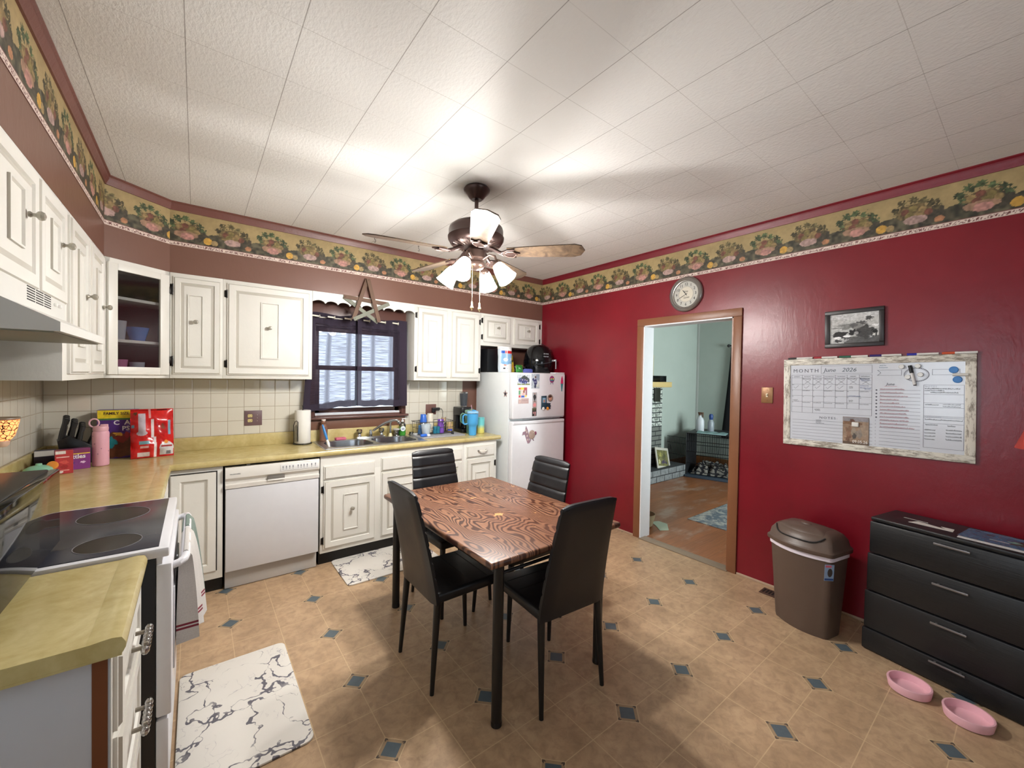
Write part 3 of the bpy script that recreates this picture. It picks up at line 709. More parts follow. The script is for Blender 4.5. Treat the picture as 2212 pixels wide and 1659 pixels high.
for q in bx:     # corner fillets of the rim
    cx, cy, hx, hy = (q[0]+q[1])/2, (q[2]+q[3])/2, (q[1]-q[0])/2, (q[3]-q[2])/2
    for sx_ in (-1, 1):
        for sy_ in (-1, 1):
            P = []
            for i in range(9):
                a = PI/2*i/8; c_, s_ = math.cos(a), math.sin(a); e = 4.5; k = (abs(c_)**e+abs(s_)**e)**(-1/e)
                P.append((cx+sx_*c_*k*hx, cy+sy_*s_*k*hy))
            b.prism(P+[(cx+sx_*hx, cy+sy_*hy)], z1-.004, z1, 'z')
part('rim', b, STEEL, sk)
fa = thing('faucet', 'chrome two handle faucet with clear knobs and a curved spout', 'faucet', (1.32, 3.898, .921))
b = MB(); b.box(-.135, .135, -.022, .022, 0, .016, 0, .007); part('base_plate', b, CHROME, fa)
b = MB(); b.lathe([(.017, 0), (.017, .03), (.013, .05), (.013, .06)], (0, 0, .016), 14)
P = []
for i in range(15):
    t = i/14; P.append((.02+.215*t, -.01-.13*math.sin(t*PI/2), .065+.105*math.sin(min(1, t*1.25)*PI/2)-(.035*max(0, t-.85)/.15)))
b.tube(P, [.011]*12+[.012, .013, .013], 10); b.ball(P[-2], (.016, .016, .016), 0, 10); part('spout', b, CHROME, fa)
for s in (-1, 1):
    b = MB(); b.lathe([(.018, 0), (.018, .02), (.012, .028)], (s*.105, 0, .016), 12); h_ = part('handle_base', b, CHROME, fa)
    b = MB(); b.lathe([(.014, .028), (.026, .036), (.028, .058), (.024, .070), (.01, .074), (0, .074)], (s*.105, 0, .014), 8); part('handle_knob', b, glassy('eeeeea', .08, .25), h_)
sp = thing('sink_sprayer', 'chrome side sprayer between faucet and green dish soap', 'sprayer', (1.515, 3.90, .921))
b = MB(); b.lathe([(.020, 0), (.020, .01), (.014, .02), (.012, .03)], seg=14); part('base', b, M('d8cfa8', .35), sp)
b = MB(); b.lathe([(.011, .03), (.010, .12), (.013, .14)], seg=12); b.ball((0, 0, .146), .018, 0, 10); part('head', b, CHROME, sp)

# ================================================================== appliances
WP = M('e6e6ea', .28); BLK = M('15161a', .25); BLKG = M('0b0c0f', .06); DARKP = M('1b1a1c', .5)
st = thing('stove', 'white electric range with a black glass cooktop, left of the corner', 'stove', (0, 0, 0)); SY_0, SY_1 = 1.792, 2.498
b = MB(); b.box(-.74, -.105, SY_0+.004, SY_1-.004, .02, .893, 0, .003); part('body', b, M('121214', .5), st)
b = MB(); b.box(-.745, -.070, SY_0, SY_1, .893, .926, 0, .006); part('cooktop_frame', b, WP, st)
b = MB(); b.box(-.70, -.098, SY_0+.022, SY_1-.022, .9255, .9285, 0, .001); ct_ = part('glass_top', b, M('3a3b43', .22, 0, spec=.4), st)
for (x, y, r) in ((-.262, 2.300, .108), (-.235, 1.935, .085), (-.53, 2.29, .085), (-.53, 1.94, .105)):
    b = MB(); b.lathe([(r, 0), (r, .0006), (r-.003, .0006), (r-.003, .0003), (0, .0003)], (x, y, .9285), 48); p_ = part('burner', b, M('211f22', .2), ct_)
    b = MB(); b.lathe([(r+.0015, 0), (r+.0015, .0009), (r-.001, .0009), (r-.001, 0)], (x, y, .9285), 48, cap=False); part('burner_ring', b, M('77767a', .4), p_)
b = MB(); b.box(-.105, -.088, SY_0+.012, SY_1-.012, .862, .893, 0, .003); part('vent_strip', b, WP, st)
b = MB(); b.box(-.105, -.063, SY_0+.006, SY_1-.006, .345, .868, 0, .006); b.box(-.064, -.058, SY_0+.11, SY_1-.11, .44, .74, 1, .003)
od = part('oven_door', b, [WP, M('e0e0e4', .2)], st)
b = MB(); yA, yB, xh, zh = SY_0+.085, SY_1-.03, -.028, .842
P = [(-.066, yA, zh-.012), (-.045, yA-.002, zh-.006), (-.032, yA+.012, zh-.001), (xh, yA+.04, zh), (xh, (yA+yB)/2, zh), (xh, yB-.04, zh), (-.032, yB-.012, zh-.001), (-.045, yB+.002, zh-.006), (-.066, yB, zh-.012)]
b.tube(P, .0135, 12); part('handle', b, WP, od)
b = MB(); b.box(-.105, -.070, SY_0+.006, SY_1-.006, .10, .335, 0, .006); part('storage_drawer', b, WP, st)
b = MB(); b.box(-.74, -.12, SY_0+.02, SY_1-.02, .0, .10); part('base', b, DARKP, st)
b = MB(); b.box(-.0885, -.079, 2.03, 2.12, .876, .884); part('latch', b, DARKP, st)
b = MB(); b.prism([(-.785, .893), (-.745, .893), (-.75, .940), (-.785, .940)], SY_0, SY_1, 'y'); part('control_panel', b, WP, st)

def loft(b, loops, mat=0, cap=(True, True)):
    R = [[b.bm.verts.new(p) for p in L_] for L_ in loops]; n = len(R[0])
    for A, B in zip(R, R[1:]):
        for i in range(n): f = b.bm.faces.new((A[i], A[(i+1) % n], B[(i+1) % n], B[i])); f.smooth = True; f.material_index = mat
    if cap[0]: f = b.bm.faces.new(R[0][::-1]); f.material_index = mat
    if cap[1]: f = b.bm.faces.new(R[-1]); f.material_index = mat
def towel(name, label, y0, y1, zf, zb, c0, xf, stripes, seed):
    g = G(name+'_fabric'); c = g.co(); x, y, z = g.sep(c)
    wv = g.m('SINE', y*900)+g.m('SINE', z*700); base = g.mix(g.noise(c, 300, 2), c0, tuple(v*.86 for v in [int(c0[i:i+2], 16) for i in (0, 2, 4)]))
    for a, q in stripes: base = g.mix(g.m('LESS_THAN', g.m('ABSOLUTE', z-a), q), base, '7c2a3a')
    g.bump(wv, .10, .001); m = g.set(color=base, rough=.9)
    b = MB(); L_ = []; n = 20
    for j in range(15):
        t = j/14; loop = []
        for i in range(n+1):
            u = i/n; zb_ = zf+.030*math.sin(u*5+seed)+.02*u; fold = math.sin(u*15+seed+t*.8)*.5+math.sin(u*27+seed*3)*.3
            x = xh+.0165-.004+t**.6*(.012+xf*(.25+.75*u))+fold*.013*t**.5
            loop.append((x if j else xh+.004, y0+(y1-y0)*(u+(u-.5)*.10*t), zh+.0165-(zh+.0165-zb_)*t+(.001 if not j else 0)))
        for i in range(n, -1, -1):
            u = i/n; zb_ = zb+.020*math.sin(u*4+seed*2); fold = math.sin(u*13+seed*2)*.4
            loop.append((max(-.0555, xh-.0165-.010*t**.5-fold*.006*t) if j else xh-.004, y0+(y1-y0)*(u+(u-.5)*.10*t), zh+.0165-(zh+.0165-zb_)*t+(.001 if not j else 0)))
        L_.append(loop)
    loft(b, L_); bmesh.ops.recalc_face_normals(b.bm, faces=b.bm.faces); solo(name, b, m, label, 'towel')
towel('dish_towel', 'white woven kitchen towel with dark red end stripes hanging on the oven handle', 1.925, 2.215, .50, .50, 'd8d4cf', .040, ((.585, .004), (.572, .004)), 1.0)
towel('dish_towel', 'grey green patterned towel on the oven handle, furthest from the viewer', 2.235, 2.41, .47, .5, '7f8f86', .040, (), 2.4)

# range hood
hd = thing('range_hood', 'white range hood with slotted vents under the wall cabinet', 'hood', (0, 0, 0))
prof = [(XL+.002, 1.634), (-.318, 1.634), (-.318, 1.662), (-.436, 1.725), (-.436, 1.811), (XL+.002, 1.811)]
b = MB(); hy0, hy1 = 1.775, 2.505
b.prism(prof, hy0, hy1, 'y')
part('canopy', b, M('e0dfd9', .35), hd)
b = MB(); b.box(XL+.04, -.335, hy0+.02, hy1-.02, 1.630, 1.6345); part('filter_panel', b, M('8a8878', .5, .2), hd, 'grey underside filter')  # darker plate added below, shade of the underside put into its colour
b = MB()
for gcol in range(3):
    for k in range(6): yy = 2.02+gcol*.096; b.box(-.4362, -.4352, yy, yy+.084, 1.748+k*.0085, 1.7515+k*.0085)
part('vent_slots', b, M('181614', .8), hd, 'three groups of dark vent slots')
for yy in (2.35, 2.41): b = MB(); b.box(-.436, -.428, yy-.012, yy+.012, 1.766, 1.778, 0, .002); part('switch', b, M('f0efea', .3), hd)

# microwave on the near counter
mw = thing('microwave', 'black microwave with a mirror like glass front, at the left edge', 'microwave', (0, 0, 0))
b = MB(); b.box(-.735, -.382, 1.355, 1.992, .945, 1.192, 0, .006); part('body', b, M('1d1d20', .3), mw)
b = MB(); b.box(-.382, -.358, 1.400, 1.990, .948, 1.190, 0, .003); part('door', b, BLKG, mw)
b = MB(); b.box(-.382, -.358, 1.357, 1.397, .948, 1.190, 0, .003); part('control_panel', b, M('101114', .12), mw)
for x in (-.70, -.42):
    b = MB(); b.cyl((x, 1.42, .9145), (x, 1.42, .946), .012); part('foot', b, DARKP, mw)
    b = MB(); b.cyl((x, 1.76, .9145), (x, 1.76, .946), .012); part('foot', b, DARKP, mw)

# fridge
fr = thing('refrigerator', 'white top freezer refrigerator beside the red wall', 'refrigerator', (2.56, 3.285, 0)); fw = .748
FS = M('dfe3e4', .35)
b = MB(); b.box(0, fw, .075, .69, .03, 1.572, 0, .006); part('body', b, FS, fr)
b = MB(); b.box(0, fw, .0, .068, 1.088, 1.570, 0, .012, 3); d1 = part('freezer_door', b, WP, fr)
b = MB(); b.prism([(.14, 1.082), (fw-.02, 1.082), (fw-.02, 1.092), (.16, 1.092)], -.004, .02, 'y'); part('grip', b, M('8f8f93', .4), d1)
b = MB(); b.box(0, fw, .0, .068, .055, 1.064, 0, .012, 3); d2 = part('fridge_door', b, WP, fr)
b = MB(); b.box(.01, fw-.01, -.008, .01, 1.030, 1.062, 0, .005); part('grip', b, WP, d2)
b = MB(); b.box(.02, fw-.02, .03, .08, .0, .055); part('toe_grille', b, M('77787a', .6), fr)
b = MB(); b.box(fw-.15, fw-.01, .0, .09, 1.570, 1.582, 0, .003); part('hinge_cover', b, WP, fr)

# ---- ceiling fan
FB = M('4a3834', .32, .55); FBL = M('6f5a52', .3, .6)
FX, FY_ = 1.402, 2.208
fan = thing('ceiling_fan', 'brown five blade ceiling fan with four glowing glass shades', 'ceiling fan', (FX, FY_, 0))
b = MB(); b.lathe([(.074, H-.0005), (.084, H-.014), (.080, H-.028), (.060, H-.046), (.046, H-.066), (.034, H-.076), (.0, H-.076)], seg=28); part('canopy', b, FB, fan)
b = MB(); b.cyl((0, 0, H-.07), (0, 0, 2.47), .0125); b.lathe([(.03, 0), (.03, .02), (.016, .04)], (0, 0, 2.47)); part('downrod', b, FB, fan)
b = MB(); b.lathe([(.06, 2.485), (.145, 2.478), (.168, 2.46), (.172, 2.445), (.172, 2.41), (.178, 2.402), (.176, 2.385), (.160, 2.358), (.120, 2.342), (.06, 2.338), (0, 2.338)], seg=40)
part('motor_housing', b, FB, fan)
b = MB()
for i in range(30):
    a = 2*PI*i/30; c_, s_ = math.cos(a), math.sin(a); b.cyl((.095*c_, .095*s_, 2.338), (.150*c_, .150*s_, 2.351), .0028, seg=5)
part('vent_ribs', b, FBL, fan)
def blade_mat():
    g = G('mottled_blade'); c = g.co(); n = g.noise(c, 16, 5, .65, 1.5); base = g.mix(g.ramp(n, [(.35, 0), (.65, 1)]), '382c23', '62503e')
    return g.set(color=base, rough=.32)
BM = blade_mat()
for k in range(5):
    a = math.radians(-118+72*k)
    R_ = Matrix.Rotation(a, 4, 'Z') @ Matrix.Translation((0, 0, 2.305)) @ Matrix.Rotation(math.radians(-12), 4, 'X')
    pts = [(.205, -.050), (.33, -.060), (.62, -.074), (.662, -.056), (.684, 0), (.662, .056), (.62, .074), (.33, .060), (.205, .050)]
    b = MB(); b.prism(pts, -.003, .003, 'z', 0, 0, R_); bl = part('blade', b, [BM], fan)
    b = MB(); R2 = Matrix.Rotation(a, 4, 'Z') @ Matrix.Translation((0, 0, 2.301)) @ Matrix.Rotation(math.radians(-12), 4, 'X')
    b.prism([(.165, -.02), (.205, -.045), (.255, -.050), (.245, -.02), (.285, 0), (.245, .02), (.255, .050), (.205, .045), (.165, .02)], -.010, -.0005, 'z', 0, .002, R2)
    for s in (-1, 1): b.tube([R2 @ Vector(p) for p in [(.18, .005*s, -.010), (.21, .034*s, -.012), (.24, .034*s, -.012), (.262, .004*s, -.012)]], .0035, 6, 1)
    b.tube([Matrix.Rotation(a, 3, 'Z') @ Vector(p) for p in [(.09, 0, 2.336), (.12, 0, 2.322), (.15, 0, 2.306), (.18, 0, 2.295)]], [.016, .014, .012, .012], 8)
    part('blade_iron', b, [FB, FBL], fan)
b = MB(); b.lathe([(.045, 2.34), (.050, 2.33), (.062, 2.315), (.062, 2.27), (.052, 2.262), (.050, 2.25), (.056, 2.242), (.056, 2.22), (.045, 2.206), (.02, 2.198), (0, 2.196)], seg=28); part('light_fitter', b, FBL, fan)
SHG = G('glowing_frosted_glass'); SHM = SHG.set(color='fffaf0', rough=.4, emit='fffcf6', es=44)
BULB = G('lit_bulb').set(color='ffffff', emit='fff2dd', es=60)
for az in (213.6, 303.6, 33.6, 123.6):
    a = math.radians(az); R_ = Matrix.Rotation(a, 4, 'Z'); dirv = Vector((math.sin(math.radians(38)), 0, -math.cos(math.radians(38))))
    p0 = Vector((.135, 0, 2.232)); b = MB()
    P = [R_ @ Vector(p) for p in [(.05, 0, 2.26), (.095, 0, 2.285), (.130, 0, 2.275), (.140, 0, 2.25), tuple(p0)]]
    b.tube(P, [.009, .008, .008, .008, .010], 8)
    q = dirv.to_track_quat('Z', 'Y').to_matrix().to_4x4(); q.translation = p0; q = R_ @ q
    b.lathe([(.010, -.012), (.024, 0), (.030, .012), (.030, .020), (.024, .022)], seg=16, M4=q)
    arm = part('lamp_arm', b, FBL, fan)
    b = MB(); b.lathe([(.026, .014), (.032, .022), (.040, .045), (.047, .075), (.054, .11), (.062, .135), (.0605, .135), (.0525, .11), (.0455, .075), (.0385, .045), (.028, .022), (.022, .016)], seg=28, M4=q, cap=False)
    part('lamp_shade', b, SHM, arm, 'glowing frosted white bell shade')
    b = MB(); b.ball((0, 0, .068), (.019, .019, .026), 0, 12, q); part('bulb', b, BULB, arm)
    l = bpy.data.lights.new('fan_bulb', 'POINT'); l.energy = 29; l.shadow_soft_size = .045; l.color = (1, .988, .970)
    lo = bpy.data.objects.new('fan_bulb', l); COL.objects.link(lo); pp = R_ @ (p0+dirv*.150); lo.location = (FX+pp.x, FY_+pp.y, pp.z)
for dx, dy, zb in ((-.045, -.035, 1.945), (.000, -.052, 1.94)):
    b = MB(); b.tube([(dx, dy, 2.22), (dx*1.02, dy*1.02, 2.1), (dx, dy, zb+.04)], .0018, 6); b.lathe([(.002, .045), (.005, .035), (.006, .018), (.011, .008), (.011, .003), (.005, -.004), (.003, -.012), (0, -.013)], (dx, dy, zb), 12)
    part('pull_chain', b, M('c9b98c', .25, .8), fan)
for x, y in ((1.217, 3.544), (1.617, 3.528)):
    b = MB(); b.tube([(0, 0, 0), (0, 0, -.02), (.010, 0, -.034), (.004, 0, -.048), (-.006, 0, -.042)], .0022, 6); b.lathe([(.006, 0), (.006, -.003), (0, -.003)])
    solo('ceiling_hook', b, DARKP, 'small dark metal hook in the ceiling, %s of the pair' % ('left' if x < 1.4 else 'right'), 'hook', (x, y, H-.0005), group='ceiling hooks near the sink')

# ================================================================== table and chairs
def table_mat():
    g = G('stained_plywood'); c = g.co(); x, y, z = g.sep(c)
    v = g.comb(x*2.2, y*.75, 0)
    n = g.noise(v, 2.4, 2, .45, .2)+g.noise(g.comb(x*26, y*7, 0), 1, 2)*.012
    k = g.m('FRACT', x*34+n*24); band = g.ramp(k, [(0, 0), (.30, 0), (.46, 1), (.86, 1), (1, 0)])
    fine = g.noise(g.comb(x*70, y*5, z), 3, 3)
    base = g.mix(band, '3b1e14', '8a6148'); base = g.mix(g.ramp(fine, [(.35, .0), (.7, .35)]), base, '4c2818')
    shade = g.noise(c, 2.4, 3); base = g.mix(g.ramp(shade, [(.45, .0), (.75, .5)]), base, '643c28')
    chip = g.noise(g.comb(x*1.0, y*1.4, z), 7, 5, .62); base = g.mix(g.ramp(chip, [(.660, 0), (.672, 1)]), base, 'b98a55')
    rnd = g.ramp(g.noise(c, 5, 3), [(.3, .30), (.7, .44)]); g.bump(band*1.0, .08, .001)
    return g.set(color=base, rough=rnd)
tb = thing('dining_table', 'rectangular wooden dining table with worn brown grain and black tube legs', 'table', (0, 0, 0))
b = MB(); b.box(.972, 1.835, 1.374, 2.608, .711, .741, 0, .011, 3); part('tabletop', b, table_mat(), tb)
BT = M('0f0f10', .35)
LG = ((1.042, 1.415), (1.705, 1.415), (1.042, 2.55), (1.765, 2.55))
for x, y in LG: b = MB(); b.cyl((x, y, .012), (x, y, .711), .0235, seg=20); b.lathe([(.022, 0), (.0245, .002), (.0245, .02), (.0235, .022)], (x, y, .0), 20); part('leg', b, BT, tb)
b = MB()
for (p, q) in ((0, 1), (2, 3), (0, 2), (1, 3)):
    for zz in (.665, .700): b.cyl((*LG[p], zz), (*LG[q], zz), .008, seg=8)
part('apron_rails', b, BT, tb)
LEA = None
def leather():
    g = G('black_leatherette'); c = g.co(); g.bump(g.voro(c, 260), .12, .001); n = g.noise(c, 5, 3)
    return g.set(color=g.mix(n, '0d0d0f', '16161a'), rough=g.ramp(n, [(.3, .34), (.7, .46)]), spec=.5)
LEA = leather()
def make_chair(label, loc, rz):
    r = thing('dining_chair', label, 'chair', loc, rz, 'black high back chairs around the table')
    for s in (-1, 1):
        b = MB(); b.cyl((s*.176, .02, .45), (s*.190, -.012, 0), .019, .0105, 12); part('leg', b, BT, r)
        b = MB(); b.cyl((s*.172, .375, .43), (s*.186, .40, 0), .018, .0105, 12); part('leg', b, BT, r)
    def seat(u, v):  # padded top
        return (0, 0, 0)
    b = MB(); b.box(-.196, .196, .0, .392, .425, .478, 0, .017, 4); 
    part('seat', b, LEA, r)
    b = MB()
    for yy in (.11, .21, .31): b.box(-.17, .17, yy-.0015, yy+.0015, .4775, .4788, 0)
    part('seat_stitching', b, M('060607', .5), r)
    # back: grid front and rear, grooves across the front
    NX, NZ = 10, 84; bm = bmesh.new()
    def bp(u, v, side):
        z = .425+.548*v; w = .196-.030*max(0, v-.1)/.9
        w *= 1-.0*(v)
        y = .012-.112*v**1.25; x = (u*2-1)*w
        edge = min(1, (1-abs(u*2-1))*8); top = min(1, (1-v)*14)
        th = .019*(.45+.55*min(edge, 1)**.5)*(.45+.55*top**.5)
        rib = 0
        if side > 0 and v > .10:
            t = (v-.10)/.9*6.5; f_ = abs((t % 1)-.0); f_ = min(t % 1, 1-(t % 1)); rib = -.008*max(0, 1-f_*7)
        zz = z-(0.012*(abs(u*2-1)**6) if v > .97 else 0)
        return (x, y+side*(th)+rib, zz)
    for side in (1, -1):
        V = [[bm.verts.new(bp(i/NX, j/NZ, side)) for i in range(NX+1)] for j in range(NZ+1)]
        for j in range(NZ):
            for i in range(NX): bm.faces.new((V[j][i], V[j][i+1], V[j+1][i+1], V[j+1][i]))
        if side == 1: F = V
        else: Bk = V
    loopF = [F[0][i] for i in range(NX+1)]+[F[j][NX] for j in range(1, NZ+1)]+[F[NZ][i] for i in range(NX-1, -1, -1)]+[F[j][0] for j in range(NZ-1, 0, -1)]
    loopB = [Bk[0][i] for i in range(NX+1)]+[Bk[j][NX] for j in range(1, NZ+1)]+[Bk[NZ][i] for i in range(NX-1, -1, -1)]+[Bk[j][0] for j in range(NZ-1, 0, -1)]
    k = len(loopF)
    for i in range(k): bm.faces.new((loopF[i], loopB[i], loopB[(i+1) % k], loopF[(i+1) % k]))
    bmesh.ops.recalc_face_normals(bm, faces=bm.faces)
    b = MB(); b._merge(bm, 0, True); part('backrest', b, LEA, r)
    return r
ch = make_chair('black high back chair at the left long side of the table, nearest the stove', (.905, 1.925, 0), math.radians(-90))
dup(ch, (1.410, 1.318, 0), math.radians(-4), 'black high back chair nearest the viewer, back turned, right of the front table leg')
dup(ch, (1.400, 2.655, 0), math.radians(181), 'black high back chair at the far table end, in front of the sink cabinets')
dup(ch, (1.825, 2.02, 0), math.radians(90), 'black high back chair at the right side of the table in front of the fridge')

# ================================================================== floor things
def marble():
    g = G('marble_print_mat'); c = g.co(); x, y, z = g.sep(c)
    d_ = g.noise(c, 3.5, 4, .6, 0, 1); sc = g.t.nodes.new('ShaderNodeVectorMath'); sc.operation = 'MULTIPLY_ADD'
    g.t.links.new(d_.k, sc.inputs[0]); sc.inputs[1].default_value = (.55, .55, .55); g.t.links.new(c.k, sc.inputs[2]); v = S(g, sc.outputs[0])
    e = g.voro(v, 4.2, 'DISTANCE_TO_EDGE'); e2 = g.voro(v, 10, 'DISTANCE_TO_EDGE')
    msk = g.noise(c, 5, 4, .6); w1 = g.m('MULTIPLY', g.ramp(msk, [(.40, 0), (.62, 1)]), .085)
    l1 = g.m('LESS_THAN', e, g.m('MULTIPLY_ADD', w1, .5, .0035)); l1 = g.m('MULTIPLY', l1, g.ramp(msk, [(.36, .15), (.5, .95)]))
    l2 = g.m('MULTIPLY', g.m('LESS_THAN', e2, .018), g.ramp(msk, [(.5, 0), (.62, .7)]))
    base = g.mix(g.noise(c, 2.5, 4), 'ece8e0', 'd9d4cc'); base = g.mix(l2, base, '9a949c'); base = g.mix(l1, base, '55525e')
    return g.set(color=base, rough=.5)
MAR = marble()
def rrect(x0, x1, y0, y1, r, n=6):
    P = []
    for cx, cy, a0 in ((x1-r, y1-r, 0), (x0+r, y1-r, 90), (x0+r, y0+r, 180), (x1-r, y0+r, 270)):
        P += [(cx+r*math.cos(math.radians(a0+90*i/n)), cy+r*math.sin(math.radians(a0+90*i/n))) for i in range(n+1)]
    return P
b = MB(); b.prism(rrect(-.06, .396, 1.802, 2.572, .035), .0004, .010, 'z', 0, .003); solo('floor_mat', b, MAR, 'white marble print mat on the floor in front of the stove', 'mat')
b = MB(); b.prism(rrect(.864, 1.62, 2.990, 3.476, .035), .0004, .010, 'z', 0, .003); solo('floor_mat', b, MAR, 'white marble print mat on the floor in front of the sink', 'mat')

# trash can
ang = math.radians(90+13.5)     # local x runs along the front face, from near to far
bn = thing('trash_can', 'brown plastic swing lid trash can with a white liner against the red wall', 'trash can', (3.045, .860, 0), math.radians(-90-12))
BP = M('5b4a40', .42)
def bulge(w, dp, bow, z, n=9, r=.03):
    P = []
    x0, x1 = -w/2, w/2; yf, yb = -dp/2, dp/2
    for i in range(n+1): t = i/n; P.append((x0+r+(x1-x0-2*r)*t, yf-bow*math.sin(PI*t)**.8 if 0 < t < 1 else yf))
    for a in (-60, -30, 0): P.append((x1-r+r*math.cos(math.radians(a)), yf+r+r*math.sin(math.radians(a))))
    for a in (0, 45, 90): P.append((x1-r+r*math.cos(math.radians(a)), yb-r+r*math.sin(math.radians(a))))
    for a in (90, 135, 180): P.append((x0+r+r*math.cos(math.radians(a)), yb-r+r*math.sin(math.radians(a))))
    for a in (180, 210, 240): P.append((x0+r+r*math.cos(math.radians(a)), yf+r+r*math.sin(math.radians(a))))
    return [(p[0], p[1], z) for p in P]
b = MB(); loft(b, [bulge(.30, .165, .030, .0), bulge(.306, .17, .032, .02), bulge(.352, .225, .042, .50), bulge(.350, .223, .042, .50)]); part('bin', b, BP, bn)
b = MB(); loft(b, [bulge(.360, .232, .044, .478), bulge(.362, .234, .044, .512)]); part('liner', b, M('e9dfe8', .35), bn, 'white plastic bag edge')
b = MB(); loft(b, [bulge(.378, .250, .046, .505), bulge(.384, .255, .048, .512), bulge(.384, .255, .048, .528), bulge(.362, .235, .045, .540), bulge(.350, .222, .044, .575), bulge(.31, .19, .036, .606), bulge(.26, .15, .03, .622), bulge(.20, .10, .02, .628)]); ld = part('lid', b, BP, bn)
b = MB(); loft(b, [[(p[0]*.82, p[1]*.80-.016, z_) for p in bulge(.350, .222, .040, 0)] for z_ in (.575,)] + [[(p[0]*k_, p[1]*k_-.010, z_) for p in bulge(.350, .222, .040, 0)] for k_, z_ in ((.80, .603), (.70, .622), (.45, .636), (.2, .640))]); part('flap', b, BP, ld)
b = MB(); P = []
for i in range(21):
    t = i/20; px_ = -.140+.280*t; e_ = abs(2*t-1)**6; P.append((px_, -.117-.040*math.sin(PI*(.08+.84*t))**.8+.034*e_, .571+.034*e_))
b.tube(P, .0042, 6); part('flap_gap', b, M('0e0b0a', .7), ld, 'dark curved gap under the swing flap')
b = MB(); b.lathe([(.026, 0), (.022, .006), (.010, .009), (0, .0095)], (0, -.03, .637), 20, sx=1.2, sy=.7); part('push_dimple', b, BP, ld)
LB = M('8fa9c8', .4)
# the sticker sits on the near rounded corner, on the short side
lbm = MB(); lbm.box(-.001, 0, -.026, .026, -.048, .048, 0); lab = part('label_sticker', lbm, LB, bn, 'pale blue product label', loc=(.1670, -.1000, .415), rot=(0, math.radians(3), math.radians(-30)))
b = MB(); b.box(0, .0008, -.022, .010, .032, .044, 0); b.box(0, .0008, -.024, .024, -.045, -.034, 1); b.ball((.0002, .004, .0), (.0008, .014, .026), 2, 10); part('label_print', b, [M('d86a7c'), M('2a4a86'), M('3c3430')], lab)

# dresser
dz = .762; A0 = Vector((3.050, .560)); aD = math.atan2(.56, .111)
dr_ = thing('dresser', 'black four drawer dresser with silver bar handles against the red wall', 'dresser', (3.052, .562, 0), math.radians(-101.2+11.2-11.2))
BW = None
def blackwood():
    g = G('black_wood_grain'); c = g.co(); x, y, z = g.sep(c); n = g.noise(g.comb(x*3, y*3, z*60), 3, 4, .6); g.bump(n, .35, .002)
    return g.set(color=g.mix(n, '0b0b0d', '18181b'), rough=.42)
BW = blackwood()
wD, dD = .70, .29
b = MB(); b.box(0.004, wD-.004, .012, dD, 0, dz-.02, 0, .004); part('body', b, BW, dr_)
b = MB(); b.box(-.004, wD+.004, -.006, dD, dz-.02, dz, 0, .006); part('top', b, BW, dr_)
for i, (z0, z1) in enumerate(((.560, .738), (.345, .556), (.130, .341), (.006, .126))):
    b = MB(); off = .0
    b.box(-.006-.006*i, wD+.006+.006*i, -.012-.004*i, .02, z0, z1, 0, .008); q_ = part('drawer', b, BW, dr_)
    zh_ = (.712, .508, .308, .112)[i]
    b = MB(); b.box(.265, .395, -.034-.004*i, -.026-.004*i, zh_-.005, zh_+.005, 0, .002)
    for xx in (.285, .375): b.box(xx-.004, xx+.004, -.028-.004*i, -.012-.004*i, zh_-.003, zh_+.003)
    part('handle', b, M('8e8a8a', .35, .8), q_)
for x, y, lb, sgn in ((2.80, .356, 'pink shallow pet bowl on the floor by the dresser, the one nearer the trash can', 1), (2.765, .158, 'pink shallow pet bowl on the floor by the dresser, the one nearer the viewer', 1)):
    b = MB(); b.lathe([(.070, 0), (.078, .004), (.084, .040), (.082, .044), (.076, .044), (.070, .012), (.060, .008), (0, .008)], seg=40)
    solo('pet_bowl', b, M('ecb6c0', .45), lb, 'pet bowl', (x, y, .0005), group='pink pet bowls beside the dresser')
b = MB(); b.box(0, .30, 0, .10, .0005, .006, 0, .002)
for k in range(14): b.box(.012+.02*k, .024+.02*k, .02, .08, .006, .0068, 1)
vt = solo('floor_vent', b, [M('4a3226', .5), M('120c09', .8)], 'dark brown floor register beside the trash can', 'vent', (3.215, 1.20, 0), math.radians(-90))

# papers and magazine on the dresser
dl = math.radians(-101.2)
def on_dresser(x, y, z=0): v = Matrix.Rotation(dl, 3, 'Z') @ Vector((x, y, 0)); return (3.052+v.x, .562+v.y, .7625+z)
pf = paint((230, 228, 222), [('r', .1, .9, .2, .3, (205, 203, 200)), ('r', .55, .75, .35, .6, (84, 60, 50))], .02)
b = MB(); b.prism([(0, 0), (.17, .012), (.16, .07), (.11, .065), (.14, .035), (.02, .06)], 0, .001, 'z'); solo('torn_envelope', b, M('dcd8d0', .6), 'torn white paper envelope lying on the black dresser', 'paper', on_dresser(.13, .075), dl)
b = MB(); b.box(0, .10, 0, .004, 0, .001); solo('paper_strip', b, M('cfcbc4', .6), 'thin white paper strip behind the torn envelope on the dresser', 'paper', on_dresser(.085, .150), dl)
mg = thing('magazine', 'glossy blue magazine with a green vehicle cover on the dresser', 'magazine', on_dresser(.335, .015), dl+math.radians(3))
b = MB()
for k in range(4): b.box(.003*k*.5, .27, .002*k*.5, .205, .0015*k*1.6, .0015*k*1.6+.0016)
part('pages', b, M('d9cfcb', .6), mg)
fn = paint((38, 92, 122), [('e', .45, .9, .6, .12, (70, 110, 140), .4), ('e', .12, .85, .05, .06, (14, 34, 58), .3), ('e', .3, .7, .08, .08, (16, 38, 60), .3), ('r', .35, .75, .30, .36, (150, 165, 170)), ('e', .78, .40, .26, .30, (48, 78, 66), .4), ('e', .82, .62, .18, .20, (24, 26, 28), .2), ('e', .62, .5, .10, .10, (104, 146, 132), .4), ('e', .85, .36, .12, .08, (20, 30, 28), .3)], .12, 14)
